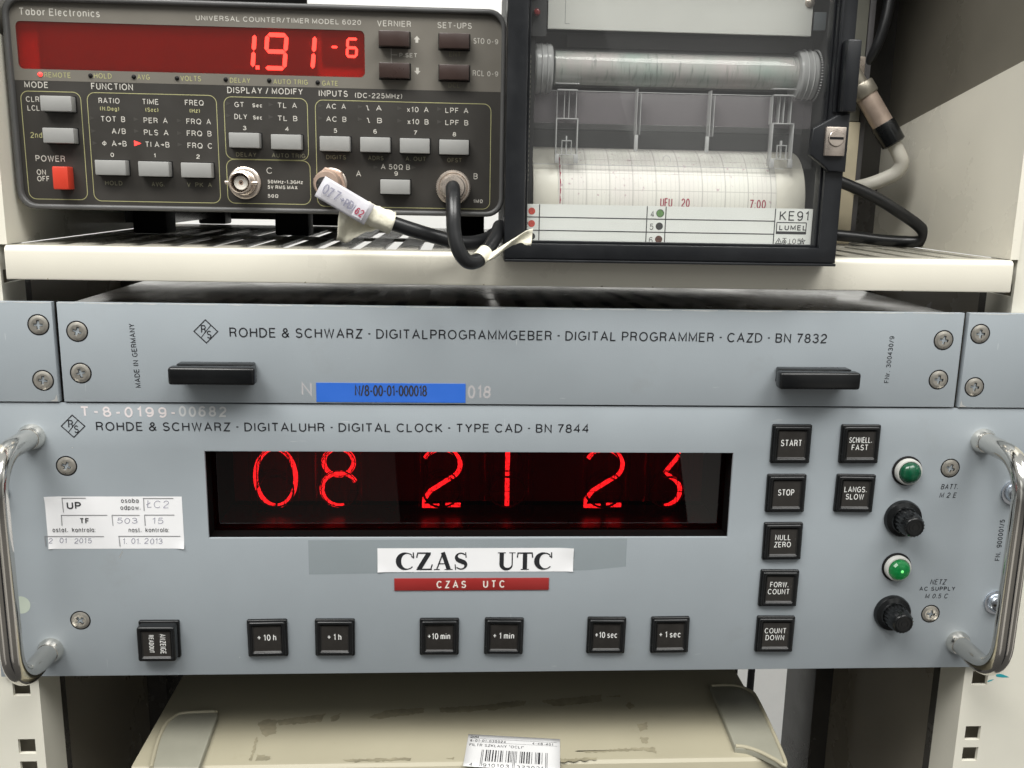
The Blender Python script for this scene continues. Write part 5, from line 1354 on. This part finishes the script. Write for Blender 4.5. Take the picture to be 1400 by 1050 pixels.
# label strip behind the glass
mb = MB(); mb.box(HX0 + 1.2, 126.4 - 1.2, -5.6, -4.8, 205.9, 222.4); st = mb.build('label_strip', 'strip', t)
ys = -5.65
mb = MB()
for x in (5.7, 52.3, 60.5, 108.6): line(mb, x, 206.0, x, 222.3, ys, .42)
for z in (211.3, 216.9): line(mb, HX0 + 1.3, z, 108.6, z, ys - .01, .42)
for s_, x0, x1, z0, h in REC_TEXT: write(mb, s_, (x0, ys - .02, z0), X, Z, x1 - x0, h, .5 if s_ == 'KE91' else (.42 if s_ == 'LUMEL' else .26), gap=.26)
outline(mb, 109.6, 123.0 - .3, 211.6, 216.4, .1, ys, .4); flat(mb, [(109.6, 211.4), (122.7, 211.4), (122.7, 212.6), (109.6, 212.6)], ys - .015)
tri = [Vector((x, ys, z)) for x, z in ((109.6, 207.3), (111.0, 209.6), (112.3, 207.3), (109.6, 207.3))]; ribbon(mb.bm, tri, None, .28, Vector((0, -1, 0)))
line(mb, 110.95, 207.6, 110.95, 208.8, ys, .3)
outline(mb, 112.7, 114.3, 207.2, 208.8, .75, ys, .3); line(mb, 112.6, 209.6, 114.4, 209.6, ys, .26); line(mb, 113.5, 208.9, 113.5, 209.6, ys, .26); disc(mb, 113.5, 208.0, ys, .42)
star = []
for k in range(11):
    r = 1.3 if k % 2 == 0 else .62; an = math.radians(90 + 36 * k); star.append(Vector((121.9 - .4 + r * math.cos(an), ys, 208.4 + r * math.sin(an))))
ribbon(mb.bm, star, None, .26, Vector((0, -1, 0))); disc(mb, 121.5, 208.4, ys, .4)
write(mb, '2', (-.2, ys, 212.6), X, Z, 1.0, 2.3, .26)
mb.build('print', 'typed', st)
mb = MB()
for x, z in ((2.4, 219.4), (2.4, 214.1)): disc(mb, x, z, ys, 1.5)
mb.build('red_dots', 'dot_red', st); mb = MB(); disc(mb, 58.0, 219.4, ys, 1.6); mb.build('green_dot', 'dot_green', st)
mb = MB(); disc(mb, 57.9, 213.9, ys, 1.6); disc(mb, 2.6, 208.7, ys, 1.5); mb.build('black_dots', 'dot_black', st); mb = MB(); disc(mb, 57.9, 208.3, ys, 1.6); mb.build('brown_dot', 'dot_brown', st)
mb = MB(); ribbon(mb.bm, [Vector((58.0 + 1.62 * math.cos(k * math.pi / 12), ys - .01, 219.4 + 1.62 * math.sin(k * math.pi / 12))) for k in range(25)], None, .22, Vector((0, -1, 0))); mb.build('dot_rim', 'typed', st)
# white plate above
mb = MB(); mb.box(8.2, 122.9 - .6, 6, 7.6, 295.4, 333, .25); wp = mb.build('scale_plate', 'whiteplate', t)
mb = MB()
for x, z in ((10.0, 310.2), (120.6, 309.0)): mb.lathe([(2.1, 0), (2.0, .7), (1.3, 1.2), (0, 1.3)], (x, 6, z), seg=20)
mb.build('plate_screw', 'nickel', wp)
mb = MB(); line(mb, 15.6, 297.6, 15.6, 333, 5.95, .18); line(mb, 15.6, 297.6, 17.5, 297.6, 5.94, .18); mb.build('plate_line', 'thinline', wp)
for z in (301.2, 309.5):
    mb = MB(); mb.lathe([(1.5, 0), (1.5, 2.0), (1.1, 2.9), (0, 3.3)], (3.2, 4, z), seg=20); o = mb.build('indicator_led', 'led_off', t)
MB().box(-1.9, 7.6, 4.1, 5, 292, 336).build('led_board', 'recdark', t)
mb = MB(); mb.box(-1.8, 129, 22, 23, 288, 296.5); mb.box(18, 125, 18, 19, 289.8, 295); mb.build('carriage_rail', 'recgrey', t)
MB().box(123.4, 128.8, 7, 8, 298, 305.5, .2).build('window_chip', mat('slate_patch', (.12, .135, .145), .5), t)
# upper take-up roll: inked paper inside a clear tube
yc, zc = 16.5, 281.0
mb = MB(); mb.lathe([(0, 0), (7.1, 0), (7.1, 107), (0, 107)], (12.6, yc, zc), axis=(1, 0, 0), seg=40); mb.build('inked_roll', 'inked', t)
mb = MB(); mb.lathe([(8.1, 0), (8.1, 108.6)], (11.8, yc, zc), axis=(1, 0, 0), seg=48, caps=False); mb.build('clear_tube', 'acryl', t)
for x0, x1 in ((3.4, 11.2), (119.6, 127.6)):
    mb = MB(); mb.lathe([(10.2, 0), (10.8, .8), (10.8, x1 - x0 - .8), (10.2, x1 - x0)], (x0, yc - 1, zc - 1), axis=(1, 0, 0), seg=36)
    mb.lathe([(10.9, 2.6), (11.3, 3.0), (10.9, 3.4)], (x0, yc - 1, zc - 1), axis=(1, 0, 0), seg=36, caps=False); mb.lathe([(10.9, 5.0), (11.3, 5.4), (10.9, 5.8)], (x0, yc - 1, zc - 1), axis=(1, 0, 0), seg=36, caps=False)
    mb.build('tube_collar', 'acryl_edge', t)
mb = MB(); n = 56
for k in range(n):
    an = 2 * math.pi * k / n; mb.box(127.7, 128.4, yc - 1 + 11 * math.cos(an) - .3, yc - 1 + 11 * math.cos(an) + .3, zc - 1 + 11 * math.sin(an) - .3, zc - 1 + 11 * math.sin(an) + .3)
mb.build('ratchet_ring', 'acryl_edge', t)
# grey platen and smoky cover
mb = MB(); mb.box(0, 128, 24, 26, 255.6, 272); mb.box(0, 128, 34, 36, 236, 255.5); mb.build('platen', 'recgrey', t)
mb = MB(); mb.box(1.5, 127.5, 12, 13, 257.2, 270.6, .15); mb.build('clear_cover', 'smoked', t)
mb = MB(); mb.box(1.5, 127.5, 7.0, 7.9, 239.6, 257.1, .15); mb.build('clear_cover', clear('clear_front', (.93, .93, .93), .08, haze=.04, ior=1.4), t)
mb = MB()
for x in (48.2, 79.6): mb.box(x - .8, x + .8, 5.2, 7, 245.6, 252.6, .3)
mb.build('cover_pin', 'acryl_edge', t)
mb = MB()
for x in (48.2, 80.6): mb.box(x - .12, x + .12, 6.5, 12, 252.7, 272); mb.box(x + 1.5, x + 1.7, 6.5, 12, 252.7, 270)
mb.box(1.5, 127.5, 11.8, 12, 270.8, 271.1); mb.box(3.4, 115, 6.5, 6.9, 239.3, 239.6)
mb.build('cover_edges', 'acryl_edge', t)
for x in (17.6, 112.6):
    mb = MB()
    for dx in (-4.6, 4.6): mb.box(x + dx - .25, x + dx + .25, 4.2, 9, 240.6, 258.4, .1)
    for dx in (-4.2, -1.0, 1.0, 4.2): mb.box(x + dx - .15, x + dx + .15, 8, 12, 258.6, 270.4)
    mb.box(x - 4.8, x + 4.8, 4.2, 9, 258.4, 258.9, .1); mb.box(x - 4.4, x + 4.4, 6, 10, 270.4, 271.0, .1); mb.box(x - 5.2, x + 5.2, 6, 10, 273.2, 273.6, .1)
    mb.box(x - 2.2, x - 1.9, 4, 5, 243.8, 249.2); mb.box(x + 1.9, x + 2.2, 4, 5, 243.8, 249.2); mb.box(x - 2.2, x + 2.2, 4, 5, 249.2, 249.6); mb.box(x - 4.6, x + 4.6, 4, 5, 243.4, 243.8)
    mb.box(x - 5, x - 3.2, 3.4, 6, 239.9, 243.4, .2); mb.box(x + 3.2, x + 5, 3.4, 6, 239.9, 243.4, .2); mb.box(x - .3, x + .3, 5, 7, 244, 251.5, .1)
    mb.build('cover_clip', 'acryl_edge', t)
mb = MB(); mb.tube([(62 + 1.8 * math.cos(math.radians(q)), 5.5, 241.6 + 1.8 * math.sin(math.radians(q)) * 1.4) for q in range(0, 181, 15)], .14, seg=6); mb.build('wire_loop', 'acryl_edge', t)
# lower chart roll
yc, zc, R0 = 27.5, 223.5, 24.0
e = MB(); e.lathe([(R0, 0), (R0, 97.2)], (0, 0, 0), axis=(1, 0, 0), seg=96, caps=True)
pr_ = place(e.build('chart_paper', 'chart', None, local=True), (14.6, yc, zc), t)
mb = MB(); mb.lathe([(0, 0), (R0 - .1, 0), (R0 + .1, .4), (R0 + .1, 10.4), (R0 - .1, 10.9), (0, 10.9)], (3.6, yc, zc), axis=(1, 0, 0), seg=72)
mb.lathe([(0, 0), (R0 - .1, 0), (R0 + .1, .4), (R0 + .1, 12.2), (R0 - .4, 13), (R0 - 1.4, 13.4), (0, 13.4)], (111.9, yc, zc), axis=(1, 0, 0), seg=72); mb.build('spool_flange', 'flange', t)
def on_roll(ang, x, r): return Vector((x, yc - r * math.cos(ang), zc + r * math.sin(ang)))
mb = MB(); rr_ = R0 + .06
for k in range(22):
    a0, a1 = math.radians(-2 + 2.6 * k), math.radians(-2 + 2.6 * (k + 1)); w0 = .42 + .18 * math.sin(k * 1.7)
    f = mb.bm.faces.new([mb.bm.verts.new(on_roll(a0, 15.2, rr_)), mb.bm.verts.new(on_roll(a0, 15.2 + w0, rr_)), mb.bm.verts.new(on_roll(a1, 15.2 + w0, rr_)), mb.bm.verts.new(on_roll(a1, 15.2, rr_))])
for s_, x, wd in (('UFU', 59.8, 5.2), ('20', 69.2, 3.6), ('7:00', 99.8, 7.2)):
    tw, L = text_lines(s_, .22, .3, .14)
    for l in L:
        P = []
        for i in range(len(l) - 1):
            for q in range(3): P.append((l[i][0] + (l[i + 1][0] - l[i][0]) * q / 3, l[i][1] + (l[i + 1][1] - l[i][1]) * q / 3))
        P.append(l[-1])
        V = [on_roll(-.055 + p[1] * 3.4 / R0, x + p[0] / tw * wd, R0 + .09) for p in P]
        ribbon(mb.bm, V, None, .5, Vector((0, -1, .15)).normalized())
mb.build('chart_print', 'redink', pr_) if False else mb.build('chart_print', 'redink', t)
mb = MB()
for k in range(26): mb.box(-.2, 1.3, 3.6, 5, 232 + k * 2.05, 233 + k * 2.05)
mb.build('toothed_rack', 'brasscomb', t)
MB().box(.2, 3.2, 6, 7, 206, 292).build('side_plate', 'recdark', t)

# ------------------------------------------------------------------ things behind the recorder at the right
t = thing('steel_box', 'stained tan steel box standing upright behind the chart recorder', 'box', (185, 120, 201))
mb = MB(); mb.box(164, 191.5, 110, 170, 201.4, 268, .8); mb.build('housing', 'tan', t)
mb = MB(); mb.box(164, 191.0, 111, 170, 268.3, 420, .8); mb.build('upper_housing', 'greenish', t)
mb = MB(); mb.box(191.6, 195.0, 112, 140, 203, 372, .4); mb.build('edge_strip', 'recgrey', t)
mb = MB(); mb.box(178, 190, 107.5, 109.8, 288, 302, .5); mb.build('socket_plate', 'nickel', t)

t = thing('hose_connector', 'round metal plug with black collar on a white hose behind the recorder', 'connector', (196, 100, 265))
d0 = Vector((186.5, 104, 287.0)); d1 = Vector((206.0, 98, 256.0)); dd = (d1 - d0).normalized(); Lc = (d1 - d0).length
mb = MB(); mb.lathe([(4.2, -9), (4.2, 2)], d0, axis=dd, seg=24); mb.lathe([(6.4, 0), (6.8, .8), (6.8, 6.4), (6.4, 7.2)], d0, axis=dd, seg=32); mb.build('coupling_nut', 'dullmetal', t)
mb = MB(); mb.lathe([(5.7, 7), (5.7, Lc * .72)], d0, axis=dd, seg=28); mb.build('barrel', 'dullpink', t)
mb = MB(); mb.lathe([(6.3, Lc * .66), (6.5, Lc * .68), (6.3, Lc * .98), (5.0, Lc)], d0, axis=dd, seg=28); mb.build('collar', 'black', t)
mb = MB(); mb.tube([tuple(d1 - dd * 4), (209.0, 97.5, 250.5), (211.0, 98, 246), (209.5, 100, 241), (204, 103, 237.3), (196, 107, 234), (186, 118, 231)], [3.8, 3.8, 3.9, 4.0, 4.0, 3.8, 3.6], seg=20, smooth_path=6)
mb.build('hose', 'whitehose', t)
t = thing('power_cable', 'thick black cable looping over the shelf beside the right gusset', 'cable', (210, 90, 201), 'cables')
mb = MB(); mb.tube([(150, 96, 241), (166, 94, 238.6), (181, 92, 233.5), (196, 90, 227), (208, 88, 220.0), (218, 86.5, 213.4), (222.0, 86, 208.6), (221.2, 88.5, 204.9), (214.5, 92.5, 204.3), (203, 96, 204.7), (190, 99, 206), (170, 103, 207.5)], 3.1, seg=18, smooth_path=7)
mb.build('jacket', 'rubber', t)
t = thing('hanging_cable', 'black cable hanging down behind the recorder above the round metal plug', 'cable', (198, 110, 330), 'cables')
mb = MB(); mb.tube([(201, 118, 372), (202.2, 114, 345), (201.2, 111, 330), (198.8, 110, 316), (195.0, 112, 303), (189, 122, 290)], [3.2, 3.2, 3.0, 2.9, 2.6, 2.2], seg=16, smooth_path=6)
mb.build('jacket', 'rubber', t)
t = thing('wall_cable', 'black cable running down the white wall behind the rack', 'cable', (290, 500, -300))
MB().tube([(306, 540, 100), (305, 540, -200), (304, 542, -420)], 4, seg=12).build('jacket', 'matblack', t)

# ------------------------------------------------------------------ beige case under the clock
t = thing('instrument_case', 'beige plastic instrument case with corner latches and barcode label', 'case', (-24, 100, -180))
ZB = -45
mb = MB()
bp_ = [(-4.5, ZB - 1.6), (-3.2, ZB - .2), (-1.5, ZB), (230, ZB), (230, -190), (-18, -190), (-11, ZB - 22)]
mb.poly(bp_, -183, 134.4, plane='yz')
mb.build('body', 'boxplastic', t, sharp=25)
def latch(pts_, lab, rim):
    mb = MB(); mb.poly(pts_, ZB + .05, ZB + 3.2, plane='xy')
    bmx = mb.bm
    es = [e for e in bmx.edges if len(e.link_faces) == 2 and e.calc_face_angle(0) > .7 and all(v.co.z > ZB + 3.1 for v in e.verts)]
    bmesh.ops.bevel(bmx, geom=es, offset=1.1, segments=3, profile=.5, affect='EDGES')
    o = mb.build('latch', 'latch', t)
    r_ = MB(); r_.tube([(p[0], p[1], ZB + 3.1) for p in rim], 1.0, seg=10, smooth_path=5); r_.build('latch_rim', 'boxplastic', o)
latch([(-172.6, -9.1), (-176.2, 12), (-176.9, 26), (-175.2, 34), (-171, 38.6), (-155.6, 39.7), (-152.8, 38.8), (-151.9, 35.5), (-149.5, -9.7)], None, [(-171.8, -9.0), (-175.3, 12), (-176, 26), (-174.4, 33.4), (-170.4, 37.6), (-155.8, 38.8), (-153.4, 38.0)])
latch([(113.6, 60), (124, 60.4), (131, 58.6), (135.4, 53), (136.6, 46), (134.6, 10), (131.6, -16), (127.6, -11.5), (122, -5), (116.1, -.6), (110.6, .6)], None, [(114.2, 59.2), (123.6, 59.5), (130.3, 57.8), (134.5, 52.6), (135.7, 46), (133.8, 10), (131.2, -14.4), (127.4, -10.4), (122, -4), (116.1, .3), (111.2, 1.5)])
rnd = random.Random(7)
for k, pl in enumerate(RESIDUE):
    out = []
    for i in range(len(pl)):
        p, q = pl[i], pl[(i + 1) % len(pl)]; n = max(2, int(math.hypot(q[0] - p[0], q[1] - p[1]) / 1.1))
        for j in range(n):
            g = j / n; out.append((p[0] + (q[0] - p[0]) * g + rnd.uniform(-.5, .5), p[1] + (q[1] - p[1]) * g + rnd.uniform(-.6, .6)))
    mb = MB(); mb.poly(out, ZB + .04 + .012 * k, ZB + .05 + .012 * k, plane='xy'); tag(mb.build('tape_residue', 'residue', t), 'brown remains of old adhesive tape')
# barcode label
Lx, Ly = Vector((46.4, -5.6, 0)), Vector((-2.9, -27.5, 0)); Lo = Vector((-22.0, 19.4, ZB + .25))
def lp(a_, b_, h=0.): # a,b in 0..1 on the label
    return Lo + Lx * a_ + Ly * b_ + Vector((0, 0, h + (.9 * max(0, b_ - .55) if b_ > .55 else 0)))
mb = MB()
corner = [(.02, 0), (.98, 0), (1, .03), (1, 1), (0, 1), (0, .03)]
rows = [[lp(a_ / 8, b_ / 8) for a_ in range(9)] for b_ in range(9)]
mb.quadstrip(rows); lb = mb.build('barcode_label', 'label', t); sm = lb.modifiers.new('thickness', 'SOLIDIFY'); sm.thickness = .12 * MM
tag(lb, 'white barcode label')
mb = MB(); u_ = Lx.normalized(); v_ = -Ly.normalized(); v_ = (v_ - u_ * v_.dot(u_)).normalized(); W0 = Lx.length
def lt(s_, a_, b_, wd, h, w): write(mb, s_, tuple(lp(a_, b_, .20)), tuple(u_), tuple(v_), wd, h, w, gap=.24, space=.5)
lt('DUM', .03, .115, 4.0, 2.0, .34); lt('4-01-01-035024', .03, .225, 18, 2.0, .28); lt('4-48-401', .70, .225, 10.5, 2.0, .28)
lt('FILTR SZKLANY "OCLI"', .03, .37, 27, 2.2, .26)
for b_ in (.125, .235): ribbon(mb.bm, [lp(.03, b_, .18), lp(.97, b_, .18)], None, .16, Vector((0, 0, 1)))
rnd = random.Random(11); x = .17
pat = '101' + '0001101011001100110010011010000100110101' + '01010' + '1000010110110011011001000010101110010000' + '101'
n = len(pat); i = 0
while i < n:
    j = i
    while j < n and pat[j] == pat[i]: j += 1
    if pat[i] == '1':
        xa, xb = .17 + .70 * i / n, .17 + .70 * j / n; e_ = .98 if (i < 3 or i > n - 4 or 43 <= i <= 47) else .82
        f = mb.bm.faces.new([mb.bm.verts.new(lp(q, w_, .19)) for q, w_ in ((xa, .46), (xb - .002, .46), (xb - .002, e_), (xa, e_))])
    i = j
lt('4', .06, .99, 1.6, 2.6, .3); lt('910103', .20, .99, 12.8, 2.6, .3); lt('322021', .55, .99, 12.8, 2.6, .3)
mb.build('label_print', 'typed', lb)
